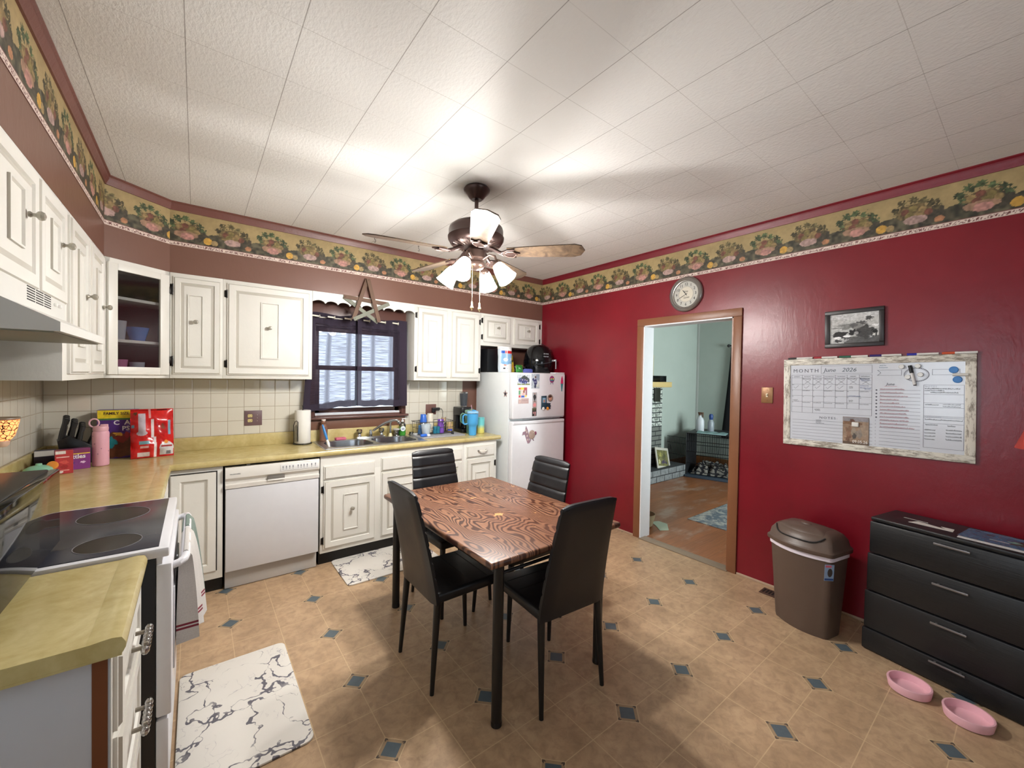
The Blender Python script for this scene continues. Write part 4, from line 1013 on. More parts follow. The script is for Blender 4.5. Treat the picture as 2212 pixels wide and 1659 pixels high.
card('cover', .27, .205, fn, mg, (0, 0, .0105), (-PI/2, 0, 0), .25, 70)

lm = thing('table_lamp', 'small lamp with a red cone shade on the dresser, cut off by the right edge', 'lamp', (3.165, -.045, .7625))
b = MB(); b.lathe([(.036, 0), (.038, .008), (.020, .018), (.012, .03), (.012, .43), (0, .43)], seg=20); part('base', b, M('3a2a24', .4), lm)
b = MB(); b.lathe([(.110, .458), (.060, .610), (.058, .610), (.108, .458)], seg=32); b.cyl((0, 0, .43), (0, 0, .47), .012); part('lamp_shade', b, M('a83228', .6), lm)

# ================================================================== on the red wall
RZ = -PI/2
def onwall(y, z, d=0): return (XR-.001-d, y, z)
# clock
ck = thing('wall_clock', 'round silver framed wall clock above the doorway', 'clock', onwall(1.893, 2.268), RZ)
q = Matrix.Rotation(PI/2, 4, 'X')
b = MB(); b.lathe([(.150, 0), (.152, .012), (.146, .026), (.132, .034), (.124, .030), (.120, .022), (.113, .020), (.110, .014), (.110, .008), (0, .008)], seg=56, M4=q)
part('frame', b, M('9a9590', .3, .7), ck)
b = MB()
for i in range(56): a = 2*PI*i/56; b.ball((.1165*math.cos(a), -.0225, .1165*math.sin(a)), .0028, 0, 6)
part('beading', b, M('b8b4ae', .3, .7), ck)
fn = paint((196, 194, 186), [('e', .5, .5, .30, .30, (178, 176, 168), 0), ('e', .5, .5, .29, .29, (208, 202, 188), .02)], .05, 9)
b = MB(); b.lathe([(.1105, .0085), (.1105, .0095), (0, .0095)], seg=48, M4=q); fc = part('dial', b, M('bfbdb4', .5), ck)
b = MB(); b.lathe([(.064, .0097), (.064, .0100), (0, .0100)], seg=40, M4=q); b2 = part('dial_centre', b, M('d4cdbc', .5), fc)
b = MB(); b.lathe([(.067, .0096), (.067, .0103), (.065, .0103), (.065, .0096)], seg=40, M4=q, cap=False); part('dial_ring', b, M('a8a292', .5), fc)
INK = M('26262a', .5)
for i in range(1, 13):
    a = PI/2-2*PI*i/12; text('numeral', str(i), .034, INK, fc, (.087*math.cos(a), -.0105, .087*math.sin(a)-.011), align='CENTER')
text('script', 'Love', .026, M('6a655e', .5), fc, (.004, -.0110, -.036), align='CENTER', shear=.35)
text('script', 'Live', .022, M('6a655e', .5), fc, (.000, -.0110, .018), align='CENTER', shear=.35)
def hand(parent, ang_, L, w_):
    a = math.radians(90-ang_); R_ = Matrix.Rotation(-a, 4, 'Y'); b = MB(); b.prism([(-.015, -w_), (L*.7, -w_*1.8), (L, 0), (L*.7, w_*1.8), (-.015, w_)], -.0135, -.0125, 'y', 0, 0, R_); return part('hand', b, INK, parent)
hand(ck, 322, .055, .0016); hand(ck, 243, .080, .0012)
b = MB(); b.lathe([(.005, .011), (.004, .015), (0, .0155)], seg=14, M4=q); part('hand_hub', b, INK, ck)

# framed photo
pw, ph = .302, .245
pfm = thing('picture_frame', 'dark framed black and white vehicle photograph above the whiteboard', 'picture', onwall(.889, 1.752), RZ, rot=(0, math.radians(-1.2), RZ))
b = MB(); t = .026
for q_ in ((0, pw, 0, t), (0, pw, ph-t, ph), (0, t, t, ph-t), (pw-t, pw, t, ph-t)): b.box(q_[0], q_[1], -.018, 0, q_[2], q_[3], 0, .003)
part('frame', b, M('241c1c', .4), pfm)
fn = paint((188, 188, 186), [('e', .5, .95, .8, .2, (200, 200, 200), .2), ('e', .45, .55, .5, .14, (130, 130, 128), .5), ('e', .80, .78, .13, .09, (70, 70, 70), .5), ('e', .66, .66, .14, .09, (84, 84, 84), .5), ('e', .5, .58, .12, .08, (100, 100, 100), .4),
      ('r', .30, 1, 0, .22, (92, 92, 92)), ('e', .72, .35, .22, .28, (70, 70, 70), .3), ('e', .22, .30, .20, .16, (48, 48, 48), .3), ('e', .50, .36, .16, .14, (44, 44, 46), .4), ('e', .17, .20, .085, .045, (240, 240, 240), .1), ('e', .36, .24, .085, .04, (242, 242, 242), .1),
      ('e', .16, .1, .12, .09, (60, 60, 62), .5), ('e', .34, .1, .10, .09, (170, 170, 172), .6), ('e', .92, .30, .10, .18, (40, 40, 40), .5), ('e', .93, .55, .08, .04, (235, 235, 235), .2), ('e', .90, .26, .05, .07, (215, 215, 210), .5), ('e', .84, .18, .05, .04, (190, 190, 190), .5), ('e', .55, .33, .05, .06, (150, 150, 150), .1)], .18, 26)
card('photo', pw-2*t+.004, ph-2*t+.004, fn, pfm, (t-.002, -.006, t-.002), rough=.2, n=110)
b = MB(); b.box(t-.004, pw-t+.004, -.004, -.001, t-.004, ph-t+.004); part('backing', b, DARKP, pfm)

# light switch
sw = thing('light_switch', 'worn brass coloured switch plate with one toggle beside the doorway', 'switch', onwall(1.276, 1.360), RZ)
b = MB(); b.box(0, .078, -.006, 0, 0, .118, 0, .003); b.ball((.039, -.006, .02), (.003, .0015, .003), 0, 8); b.ball((.039, -.006, .098), (.003, .0015, .003), 0, 8); part('plate', b, M('8c6440', .4, .3), sw)
b = MB(); b.box(.033, .045, -.008, -.005, .045, .073); b.box(.035, .043, -.018, -.005, .056, .068, 0, .002); part('toggle', b, M('e0d2b4', .35), sw)

# whiteboard calendar
def wb_frame():
    g = G('distressed_white_wood'); c = g.co(); x, y, z = g.sep(c)
    hor = g.m('GREATER_THAN', g.m('ABSOLUTE', z-.302), .258); v = g.m('MULTIPLY_ADD', hor, 3.0, 1.0); w_ = g.m('MULTIPLY_ADD', hor, -3.0, 4.0)
    n = g.noise(g.comb(x*12/ v, y, z*12/ w_), 5, 6, .75); n2 = g.noise(c, 6, 3)
    k = g.ramp(g.m('ADD', n, g.m('MULTIPLY_ADD', n2, .35, -.17)), [(.47, 0), (.60, .85)])
    g.bump(n, .3, .002); return g.set(color=g.mix(k, 'dcd7cb', '7a6e60'), rough=.55)
bw_, bh = .922, .604
wb = thing('whiteboard', 'large distressed wood framed calendar whiteboard covered in handwriting', 'whiteboard', onwall(1.120, 1.076), RZ, rot=(0, math.radians(-.9), RZ))
b = MB(); t = .042
for q_ in ((0, bw_, 0, t), (0, bw_, bh-t, bh), (0, t, t, bh-t), (bw_-t, bw_, t, bh-t)): b.box(q_[0], q_[1], -.016, 0, q_[2], q_[3], 0, .003)
part('frame', b, wb_frame(), wb)
b = MB(); b.box(t-.002, bw_-t+.002, -.010, -.002, t-.002, bh-t+.002); bd = part('board', b, M('cfd2da', .16), wb)
LN = M('4a4a58', .5); YB_ = -.0106
b = MB()
def hl(x0, x1, z, w_=.0013): b.box(x0, x1, YB_-.0002, YB_+.001, z-w_/2, z+w_/2)
def vl(x, z0, z1, w_=.0013): b.box(x-w_/2, x+w_/2, YB_-.0002, YB_+.001, z0, z1)
def rc(x0, x1, z0, z1): hl(x0, x1, z0); hl(x0, x1, z1); vl(x0, z0, z1); vl(x1, z0, z1)
rc(.222, .486, .502, .553)
cols = [.050, .113, .175, .237, .300, .362, .424, .486]; rows = [.492, .472, .429, .389, .349, .309, .271, .232]
for z in rows[:-1]: hl(cols[0], cols[-1], z)
hl(cols[0], cols[-1], rows[-1])
for i, x in enumerate(cols): vl(x, rows[-1] if i < 3 or i == 7 else rows[-2], rows[0])
part('calendar_grid', b, LN, bd)
b = MB()
for i in range(7): hl(.056, .342, .180-.0213*i); hl(.474, .490, .180-.0213*i)
part('note_lines', b, LN, bd)
b = MB()
for i in range(17): hl(.522, .704, .396-.0212*i)
part('list_lines', b, LN, bd)
b = MB()
for i in range(17):
    z = .396-.0212*i; c_ = (.508, z)
    if i < 9: b.prism([(c_[0]-.0055, z), (c_[0], z-.0055), (c_[0]+.0055, z), (c_[0], z+.0055)], YB_-.0002, YB_+.001, 'y')
    else: b.tube([(c_[0]-.0048, YB_, z), (c_[0], YB_, z-.0048), (c_[0]+.0048, YB_, z), (c_[0], YB_, z+.0048)], .0009, 4, closed=True)
part('list_bullets', b, LN, bd)
b = MB(); rc(.718, .877, .066, .430); hl(.718, .877, .376); hl(.718, .877, .326); hl(.718, .877, .300); hl(.718, .877, .250); hl(.718, .877, .242); hl(.718, .877, .208)
rc(.752, .860, .488, .520); hl(.512, .622, .519); hl(.512, .622, .487); vl(.622, .487, .519); b.tube([(.512, YB_, .519), (.528, YB_, .503), (.512, YB_, .487)], .0008, 4)
part('note_boxes', b, LN, bd)
b = MB()
for i in range(44):
    a = 2*PI*i/44; b.ball((.686+.052*math.cos(a), YB_, .490+.040*math.sin(a)), (.0036, .0006, .0036), 0, 6)
b.lathe([(.046, 0), (.046, .0006), (.0448, .0006), (.0448, 0)], (0, 0, 0), 40, 0, Matrix.Translation((.686, YB_+.0005, .490)) @ Matrix.Rotation(PI/2, 4, 'X') @ Matrix.Diagonal((1, .78, 1, 1)), cap=False)
part('wreath_print', b, M('8a8c96', .6), bd, 'faint printed round wreath')
text('lettering', 'MONTH', .034, LN, bd, (.058, YB_, .511), sx=1.0, spacing=1.35)
text('lettering', 'NOTES:', .021, LN, bd, (.214, YB_, .196), sx=1.15, spacing=1.3)
text('lettering', 'NOTES', .013, M('9a9ca8'), bd, (.722, YB_, .416), spacing=1.3); text('lettering', 'ACCOUNTS', .011, M('9a9ca8'), bd, (.722, YB_, .252-.012), spacing=1.2)
for i, dname in enumerate(('SUNDAY', 'MONDAY', 'TUESDAY', 'WEDNESDAY', 'THURSDAY', 'FRIDAY', 'SATURDAY')):
    text('lettering', dname, .0088, LN, bd, (cols[i]+.031, YB_, .4785), align='CENTER', spacing=1.05)
BKI, REDI, BLI = M('2c2c36', .5), M('b0485a', .5), M('3458a0', .5)
text('handwriting', 'June   2026', .036, M('4a5560', .5), bd, (.236, YB_, .513), shear=.25, sx=1.05)
text('handwriting', 'June', .022, BKI, bd, (.572, YB_, .426), align='CENTER', shear=.25)
rnd = random.Random(5)
def squig(b, x, z, L, h):
    P = []; n = max(4, int(L/.0016))
    for i in range(n+1):
        t = i/n
        if rnd.random() < .12 and len(P) > 3: b.tube(P, .0007, 4); P = []
        P.append((x+L*t, YB_, z+h*(.5+.5*math.sin(i*2.1+rnd.random()*1.5))*rnd.uniform(.5, 1.1)))
    if len(P) > 2: b.tube(P, .0007, 4)
b = MB(); hl(.545, .602, .420)
for i, L in enumerate((.11, .105, .125, .085, .09, .115, .13, .12, .13, .13, .125, .155)): squig(b, .525, .398-.0212*i, L, .009)
part('handwriting', b, REDI, bd, 'red handwritten list')
b = MB()
for i in range(1, 7):
    x = cols[i]; squig(b, x+.002, .462, .05, .008)
    b.tube([(x+.016, YB_, .458), (x+.048, YB_, .433)], .0006, 4); b.tube([(x+.048, YB_, .458), (x+.016, YB_, .433)], .0006, 4)
for i in range(0, 5): x = cols[i]; b.tube([(x+.012, YB_, .410), (x+.022, YB_, .400), (x+.042, YB_, .420)], .0006, 4); squig(b, x+.002, .423, .012, .004)
for r_ in range(2, 5):
    for i in range(7):
        z = rows[1]-.041*r_-.008; squig(b, cols[i]+.002, z, rnd.choice((.008, .045)) if r_ != 3 else .008, .005)
for (x, z, L) in ((.372, .412, .02), (.372, .404, .02), (.185, .256, .032), (.190, .248, .03), (.055, .316, .03), (.065, .308, .028), (.195, .182, .03), (.195, .172, .03), (.195, .162, .045), (.372, .323, .022), (.372, .316, .02)): squig(b, x, z, L, .006)
for i, (x, L) in enumerate(((.721, .14), (.721, .08), (.745, .11))): squig(b, x, .405-.011*i, L, .008)
squig(b, .724, .312, .055, .008); squig(b, .795, .316, .07, .007); squig(b, .795, .304, .07, .007); squig(b, .722, .226, .15, .008)
for i in range(4): squig(b, .722, .166-.018*i, .045, .008); squig(b, .808, .170-.018*i, .062, .009)
squig(b, .725, .196, .05, .007); squig(b, .815, .194, .03, .009)
part('handwriting', b, BKI, bd, 'black handwritten notes')
b = MB()
for (x, z, L) in ((.428, .462, .045), (.435, .452, .045), (.428, .418, .045), (.428, .405, .055), (.450, .397, .03), (.364, .351, .07)): squig(b, x, z, L, .007)
part('handwriting', b, BLI, bd, 'blue handwritten notes')
b = MB(); squig(b, .522, .545, .03, .007); squig(b, .520, .533, .04, .007); part('handwriting', b, M('88a4b8'), bd, 'pale blue handwriting')
# things stuck to the board
def wbp(u, v, d=0): a = math.radians(.9); return (XR-.001-.0105-d, 1.120-(u*math.cos(a)-v*math.sin(a)*0), 1.076+v+u*math.sin(a))
pm = thing('photo_magnet', 'square engagement photo magnet dated 09.05.26 on the whiteboard', 'photo', wbp(.342, .043, .001), RZ, rot=(0, math.radians(-.9), RZ))
fn = paint((148, 124, 104), [('r', 0, 1, .84, 1, (138, 134, 138)), ('e', .3, .78, .6, .1, (122, 92, 70), .4), ('e', .25, .45, .22, .3, (134, 104, 84), .4), ('e', .8, .5, .3, .3, (152, 132, 114), .3), ('e', .38, .86, .12, .1, (92, 64, 52), .3), ('e', .42, .45, .13, .2, (150, 136, 120), .3), ('e', .62, .40, .16, .22, (138, 126, 116), .3), ('e', .45, .3, .1, .14, (84, 78, 74), .3), ('e', .2, .2, .2, .14, (110, 84, 68), .5), ('r', 0, 1, 0, .1, (96, 78, 66))], .14, 12)
b = MB(); b.box(0, .132, -.003, 0, 0, .176, 0, .0014); part('magnet_sheet', b, M('8a7a6a', .4), pm)
card('photo', .130, .174, fn, pm, (.001, -.0034, .001), rough=.25, n=60)
text('lettering', '09.05.26', .026, M('f0ece6', .4), pm, (.050, -.0038, .010), sx=.86)
b = MB(); b.box(-.018, .018, -.010, 0, -.015, .015, 0, .005, 3); solo('magnet', b, M('e2e0da', .35), 'white square magnet holding the dated photo on the whiteboard', 'magnet', wbp(.405, .172, .0042), RZ)
def disc(name, c, r, label, u, v, grp, h=.006):
    b = MB(); b.lathe([(r, 0), (r, h*.6), (r*.85, h), (0, h)], seg=28, M4=Matrix.Rotation(PI/2, 4, 'X')); return solo(name, b, c, label, 'magnet', wbp(u, v), RZ, grp)
disc('magnet', M('3a7cc0', .4), .019, 'round blue magnet at the top right of the whiteboard, the upper one', .828, .516, 'blue magnets')
disc('magnet', M('3a7cc0', .4), .019, 'round blue magnet at the top right of the whiteboard, the lower one', .844, .461, 'blue magnets')
for i, (u, v, w_) in enumerate(((.614, .539, 'left of the marker, topmost'), (.684, .541, 'right of the marker, topmost'), (.696, .490, 'just right of the marker, lower'), (.642, .477, 'left of the marker, lower'))):
    disc('magnet', M('dcdad6', .3), .0135, 'small white round magnet on the whiteboard, '+w_, u, v, 'white round magnets', .012)
b = MB(); b.tube([(0, -.009, 0), (.06, -.009, 0)], .008, 12); solo('marker_eraser', b, M('d5d2cc', .4), 'pale stubby marker on the whiteboard between the blue magnets', 'marker', wbp(.825, .489), RZ)
mk = thing('marker', 'black capped dry erase marker stuck upright on the whiteboard', 'marker', wbp(.662, .488), RZ, rot=(0, math.radians(-12), RZ))
b = MB(); b.cyl((0, -.009, .012), (0, -.009, .058), .0088, seg=14); part('cap', b, M('101014', .35), mk)
b = MB(); b.cyl((0, -.009, -.058), (0, -.009, .012), .0078, seg=14); part('barrel', b, M('d8d6d4', .35), mk); b = MB(); b.cyl((0, -.009, -.064), (0, -.009, -.058), .0065, seg=14); part('end_plug', b, M('2a2028', .4), mk)
for i, (u0_, u1, u2, c, nm) in enumerate(((.018, .069, .162, '201c20', 'black'), (.172, .215, .300, 'a01828', 'red'), (.309, .372, .455, '1f5c48', 'green'), (.465, .521, .611, '2c1c66', 'purple'), (.635, .677, .767, '22289a', 'blue'), (.780, .830, .915, 'c8502a', 'orange'))):
    x, y, z = wbp(u0_, .604)
    m_ = thing('dry_erase_marker', 'dry erase marker with %s cap lying along the top of the whiteboard' % nm, 'marker', (XR-.010, 1.120-u0_, z+.0070), RZ, 'markers along the top of the whiteboard', rot=(0, math.radians(-.9), RZ))
    b = MB(); b.cyl((0, 0, 0), (u1-u0_, 0, 0), .0072, seg=12); part('cap', b, M(c, .4), m_, nm+' marker cap')
    b = MB(); b.cyl((u1-u0_, 0, 0), (u2-u0_, 0, 0), .0066, seg=12); part('barrel', b, M('dddad6', .4), m_)

# ================================================================== on the fridge
FXX, FYY = 2.56, 3.2845
def fcard(name, cat, label, x0, x1, z0, z1, fn, group='magnets on the fridge doors', rz=0, n=None, rough=.35):
    r = thing(name, label, cat, (x0, FYY, z0), group=group)
    b = MB(); b.box(0, x1-x0, -.0015, 0, 0, z1-z0); part('backing', b, M('d8d8d8', .5), r)
    card('print', x1-x0, z1-z0, fn, r, (0, -.0018, 0), rough=rough, n=n or 40); return r
fcard('photo', 'photo', 'group photo of a team in dark blue on the freezer door', 2.613, 2.785, 1.440, 1.549, paint((200, 208, 216), [('r', 0, 1, 0, .14, (120, 130, 60)), ('e', .55, .62, .36, .36, (38, 44, 36), .3), ('e', .2, .5, .13, .34, (40, 50, 110), .3), ('e', .5, .38, .42, .26, (36, 44, 112), .25), ('e', .85, .5, .12, .3, (44, 52, 60), .3), ('e', .4, .5, .05, .06, (210, 190, 180), .2), ('e', .6, .5, .05, .06, (200, 180, 176), .2), ('e', .75, .46, .05, .06, (200, 184, 180), .2), ('e', .3, .2, .04, .16, (170, 180, 220), .2), ('e', .62, .18, .04, .14, (170, 180, 220), .2)], .35, 34))
fcard('photo', 'photo', 'photo of a person in a dark blue jersey on the freezer door', 2.803, 2.918, 1.405, 1.560, paint((176, 182, 190), [('r', .55, 1, .6, 1, (140, 150, 165)), ('r', .6, 1, .1, .5, (205, 208, 206)), ('e', .5, .78, .10, .10, (86, 56, 52), .1), ('e', .5, .45, .24, .26, (44, 42, 92), .2), ('e', .25, .6, .16, .14, (50, 48, 98), .3), ('e', .48, .15, .15, .16, (40, 42, 70), .3), ('r', .35, .65, .42, .46, (190, 190, 210)), ('e', .75, .2, .1, .1, (210, 215, 205), .3)], .2, 24))
fcard('photo_frame_magnet', 'magnet', 'colourful block border photo frame magnet on the freezer door', 2.632, 2.748, 1.310, 1.418, paint((232, 214, 206), [('r', .02, .24, .76, .95, (214, 84, 84)), ('r', .24, .62, .78, 1, (236, 212, 60)), ('r', .62, .98, .70, 1, (180, 70, 84)), ('r', .80, 1, .2, .75, (150, 96, 110)), ('r', .02, .2, .28, .70, (96, 160, 110)), ('r', .02, .24, .0, .22, (200, 70, 80)), ('r', .30, .70, .0, .20, (44, 90, 190)), ('e', .84, .14, .12, .12, (240, 215, 90), .2), ('e', .62, .58, .12, .15, (150, 90, 70), .1), ('e', .55, .35, .2, .12, (232, 180, 176), .2)], .05, 10))
fcard('paper_tag', 'magnet', 'faded pink scroll shaped note magnet below the block photo frame', 2.630, 2.770, 1.247, 1.303, paint((196, 168, 164), [('r', .0, .3, .75, 1, (226, 214, 210)), ('r', .35, .95, .60, .66, (150, 120, 120)), ('r', .4, .95, .40, .46, (160, 130, 130)), ('r', .4, .9, .2, .26, (160, 130, 130)), ('e', .15, .4, .12, .3, (220, 190, 180), .4)], .08, 20))
fcard('photo_strip', 'photo', 'upper photo of the strip on the freezer door, person in black', 2.822, 2.885, 1.276, 1.363, paint((168, 164, 166), [('e', .5, .84, .14, .1, (150, 108, 94), .1), ('e', .5, .45, .36, .34, (24, 22, 26), .15), ('r', .35, .65, 0, .2, (36, 34, 38))], .08, 12))
fcard('photo_strip', 'photo', 'middle photo of the strip on the freezer door, person in pink', 2.824, 2.886, 1.196, 1.275, paint((176, 160, 158), [('e', .5, .86, .18, .14, (50, 34, 34), .1), ('e', .5, .80, .10, .09, (214, 164, 148), .1), ('e', .5, .4, .40, .30, (226, 140, 140), .15), ('r', .2, .8, 0, .12, (120, 100, 80))], .08, 12))
fcard('photo_strip', 'photo', 'lowest photo of the strip on the freezer door, dark background', 2.820, 2.882, 1.110, 1.195, paint((34, 28, 26), [('r', 0, 1, .72, 1, (70, 70, 44)), ('e', .30, .42, .12, .16, (210, 150, 150), .2), ('e', .70, .40, .16, .20, (224, 160, 160), .2), ('e', .68, .14, .14, .1, (226, 170, 170), .2)], .1, 14))
r = thing('train_photo_magnet', 'dark teal train shaped photo magnet with round wheels on the freezer door', 'magnet', (2.948, FYY, 1.168), group='magnets on the fridge doors')
b = MB(); b.prism([(0, .012), (.138, .012), (.132, .028), (.142, .045), (.130, .06), (.138, .075), (.076, .080), (.076, .158), (0, .155)], -.006, 0, 'y', 0, .0015); part('train', b, M('1d3f4e', .4), r)
b = MB(); b.box(.016, .060, -.0068, -.006, .082, .135); part('window_photo', b, M('86aac4', .4), r); b = MB(); b.ball((.038, -.0072, .100), (.012, .001, .018), 0, 12); part('face', b, M('a87862', .5), r)
for x, c in ((.028, 'e8e6e0'), (.092, 'e2922e')):
    b = MB(); b.lathe([(.018, 0), (.016, .004), (.006, .004), (.006, .006), (0, .006)], seg=20, M4=Matrix.Translation((x, -.006, .018)) @ Matrix.Rotation(PI/2, 4, 'X')); part('wheel', b, M(c, .4), r)
r = thing('round_photo_magnet', 'round framed portrait magnet beside the train magnet', 'magnet', (3.078, FYY, 1.300), group='magnets on the fridge doors')
b = MB(); b.lathe([(.040, 0), (.040, .005), (.034, .006), (.033, .004), (0, .004)], seg=28, M4=Matrix.Rotation(PI/2, 4, 'X')); part('frame', b, M('8a8078', .4), r); b = MB(); b.ball((.002, -.0045, -.003), (.024, .002, .026), 0, 16); part('face', b, M('c48e78', .5), r); b = MB(); b.ball((-.004, -.0050, .014), (.024, .002, .015), 0, 12); part('hair', b, M('4a3028', .5), r)
r = thing('creature_magnet', 'small round purple and blue creature magnet on the freezer door', 'magnet', (3.100, FYY, 1.505), group='magnets on the fridge doors')
b = MB(); b.ball((0, -.002, 0), (.036, .003, .038), 0, 20); part('body', b, M('9a3a72', .4), r); b = MB(); b.ball((0, -.0035, -.004), (.033, .0026, .018), 0, 16); part('visor', b, M('3f7f96', .4), r)
for s in (-1, 1): b = MB(); b.ball((s*.015, -.0065, .004), (.009, .0012, .010), 0, 12); part('eye', b, M('e8cc54', .4), r); b = MB(); b.tube([(s*.014, -.001, -.034), (s*.017, -.001, -.052), (s*.023, -.001, -.054)], .0022, 6); part('leg', b, M('33475a', .5), r)
r = thing('ice_cream_magnet', 'tall thin pink and teal cone shaped magnet at the freezer door edge', 'magnet', (3.255, FYY, 1.37), group='magnets on the fridge doors')
b = MB(); b.prism([(-.004, 0), (.004, 0), (.018, .09), (-.018, .09)], -.003, 0, 'y'); part('cone', b, M('3f8a94', .4), r); b = MB(); b.prism([(-.019, .088), (.019, .088), (.016, .11), (.018, .115), (.011, .135), (.012, .14), (.0, .172), (-.012, .14), (-.011, .135), (-.018, .115), (-.016, .11)], -.004, 0, 'y'); part('swirl', b, M('d02f6a', .4), r)
r = thing('toy_magnet', 'jumble of mauve and cream toy creature magnets on the fridge door', 'magnet', (2.785, FYY-.0015, .915), group='magnets on the fridge doors')
b = MB(); b.prism([(-.045, .095), (-.06, .04), (-.085, .035), (-.095, .0), (-.06, .008), (-.045, -.03), (-.02, -.09), (.01, -.085), (.0, -.03), (-.01, .01), (-.015, .03), (-.025, .06)], -.003, 0, 'y'); part('long_creature', b, M('a08492', .45), r)
b = MB(); b.ball((.035, -.0045, 0), (.045, .004, .048), 0, 20); part('round_creature', b, M('b09a8c', .45), r)
b = MB()
for (x, z, c) in ((.02, .018, 0), (.05, .02, 1), (.05, -.01, 0)): b.ball((x, -.0068, z), (.010, .0012, .009), c, 10)
for (x, z) in ((-.035, .03), (-.03, -.01), (-.02, -.05), (-.05, .05)): b.ball((x, -.0034, z), (.009, .0012, .012), 1, 8)
b.tube([(.02, -.002, -.045), (.018, -.002, -.065), (.008, -.002, -.070)], .003, 6); b.tube([(.05, -.002, -.042), (.056, -.002, -.062), (.066, -.002, -.064)], .003, 6); b.ball((.088, -.002, .012), (.014, .003, .020), 0, 10); b.tube([(.075, -.002, .008), (.09, -.002, .02)], .004, 6)
part('details', b, [M('7a3a58', .5), M('d8c8c0', .5)], r)
r = thing('star_magnet', 'small dark flower star magnet on the side of the fridge', 'magnet', (2.5592, 3.41, 1.346), PI/2+PI)
P = []
for i in range(10): a = PI/2+2*PI*i/10; rr = .040 if i % 2 == 0 else .020; P.append((rr*math.cos(a), rr*math.sin(a)))
b = MB(); b.prism(P, -.003, 0, 'y'); part('star', b, M('a8908c', .5), r); b = MB(); b.ball((0, -.0035, 0), (.014, .002, .014), 0, 12); part('centre', b, M('1a2438', .4), r)

# ================================================================== window dressing
def sheer():
    g = G('dark_sheer_curtain'); t = g.t; c = g.co(); x, y, z = g.sep(c)
    at = t.nodes.new('ShaderNodeAttribute'); at.attribute_name = 'dens'
    d = S(g, at.outputs['Fac'])
    slub = g.noise(g.comb(x*6, y, z*150), 1, 2, .6); slub = g.ramp(slub, [(.35, .0), (.62, 1)])
    weave = g.m('MULTIPLY_ADD', slub, .36, .44)
    fac = g.m('MAXIMUM', g.m('MULTIPLY', weave, 1.0), d); fac = g.m('MINIMUM', fac, 1.0)
    g.set(color='2a2030', rough=.9)
    tr = t.nodes.new('ShaderNodeBsdfTransparent'); tr.inputs[0].default_value = (.93, .92, 1, 1)
    mx = t.nodes.new('ShaderNodeMixShader'); g.put(mx.inputs[0], fac); t.links.new(tr.outputs[0], mx.inputs[1]); t.links.new(g.p.outputs[0], mx.inputs[2])
    t.links.new(mx.outputs[0], g.out.inputs[0]); return g.mat
SHEER = sheer()
def curtain(label, x0, x1, bx0, bx1, z1, z0a, z0b, folds, seed, parent=None, opaque=None):
    nx, nz = 90, 46; r = random.Random(seed); vs_, fs, dens = [], [], []
    for j in range(nz+1):
        v = j/nz
        for i in range(nx+1):
            u = i/nx; xa = x0+(x1-x0)*u; xb = bx0+(bx1-bx0)*u; x = xa*v+xb*(1-v)
            zb = z0a+(z0b-z0a)*u+.005*math.sin(u*11+seed)+.002*math.sin(u*31); z = zb+(z1+.008*math.sin(u*PI*folds*1.0)-zb)*v
            ph = u*folds*2*PI+seed; y = 3.945-(.026 if seed == 2 else 0)-.012*math.sin(ph)-.010*math.sin(ph*.5+v*.7)
            vs_.append((x, y, z))
            d = .0
            if v > .88 or v < .075: d = .97
            if u < .02 or u > .98: d = .93
            if (seed == 1 and u > .93) or (seed == 2 and u < .09): d = .96
            sl = abs(math.cos(ph))
            w_ = math.sin(u*folds*2*PI*1.0+seed+.3*math.sin(v*3)); 
            if w_ > .55: d = max(d, .62+.5*(w_-.55))
            if seed == 1 and u < .12: d = max(d, .96)
            if seed == 2 and u > .60: d = max(d, .66+.5*(u-.6)+.15*(u > .85))
            d = max(d, .0)
            dens.append(d)
    for j in range(nz):
        for i in range(nx): a = j*(nx+1)+i; fs.append((a, a+1, a+nx+2, a+nx+1))
    me = bpy.data.meshes.new('curtain'); me.from_pydata(vs_, [], fs)
    for p in me.polygons: p.use_smooth = True
    at = me.attributes.new('dens', 'FLOAT', 'POINT'); at.data.foreach_set('value', dens); me.materials.append(SHEER)
    return tag(link(bpy.data.objects.new('curtain', me)), label, 'curtain')
curtain('dark purple sheer curtain over the left half of the sink window', .790, 1.214, .735, 1.214, 2.065, 1.180, 1.232, 2.6, 1)
curtain('dark purple sheer curtain over the right half of the sink window', 1.190, 1.680, 1.190, 1.690, 2.060, 1.222, 1.215, 2.9, 2)
rd = thing('curtain_rod', 'thin white curtain rod above the sink window', 'curtain rod', (0, 0, 0))
b = MB(); b.cyl((.782, 3.955, 2.030), (1.688, 3.955, 2.030), .006, seg=10); part('rod', b, M('c9c4b8', .35), rd)
for i, x in enumerate((.83, .955, 1.10, 1.27, 1.42, 1.55)):
    b = MB(); b.cyl((x-.030, 3.892, 2.032), (x+.030, 3.892, 2.029), .0075, seg=10); b.lathe([(.015, -.002), (.015, .002), (.009, .002), (.009, -.002)], (0, 0, 0), 18, 0, Matrix.Translation((x+.028, 3.892, 2.030)) @ Matrix.Rotation(PI/2, 4, 'Y') , cap=False)
    part('grommet', b, M('e2ddcc', .3), rd, 'white metal grommet ring')

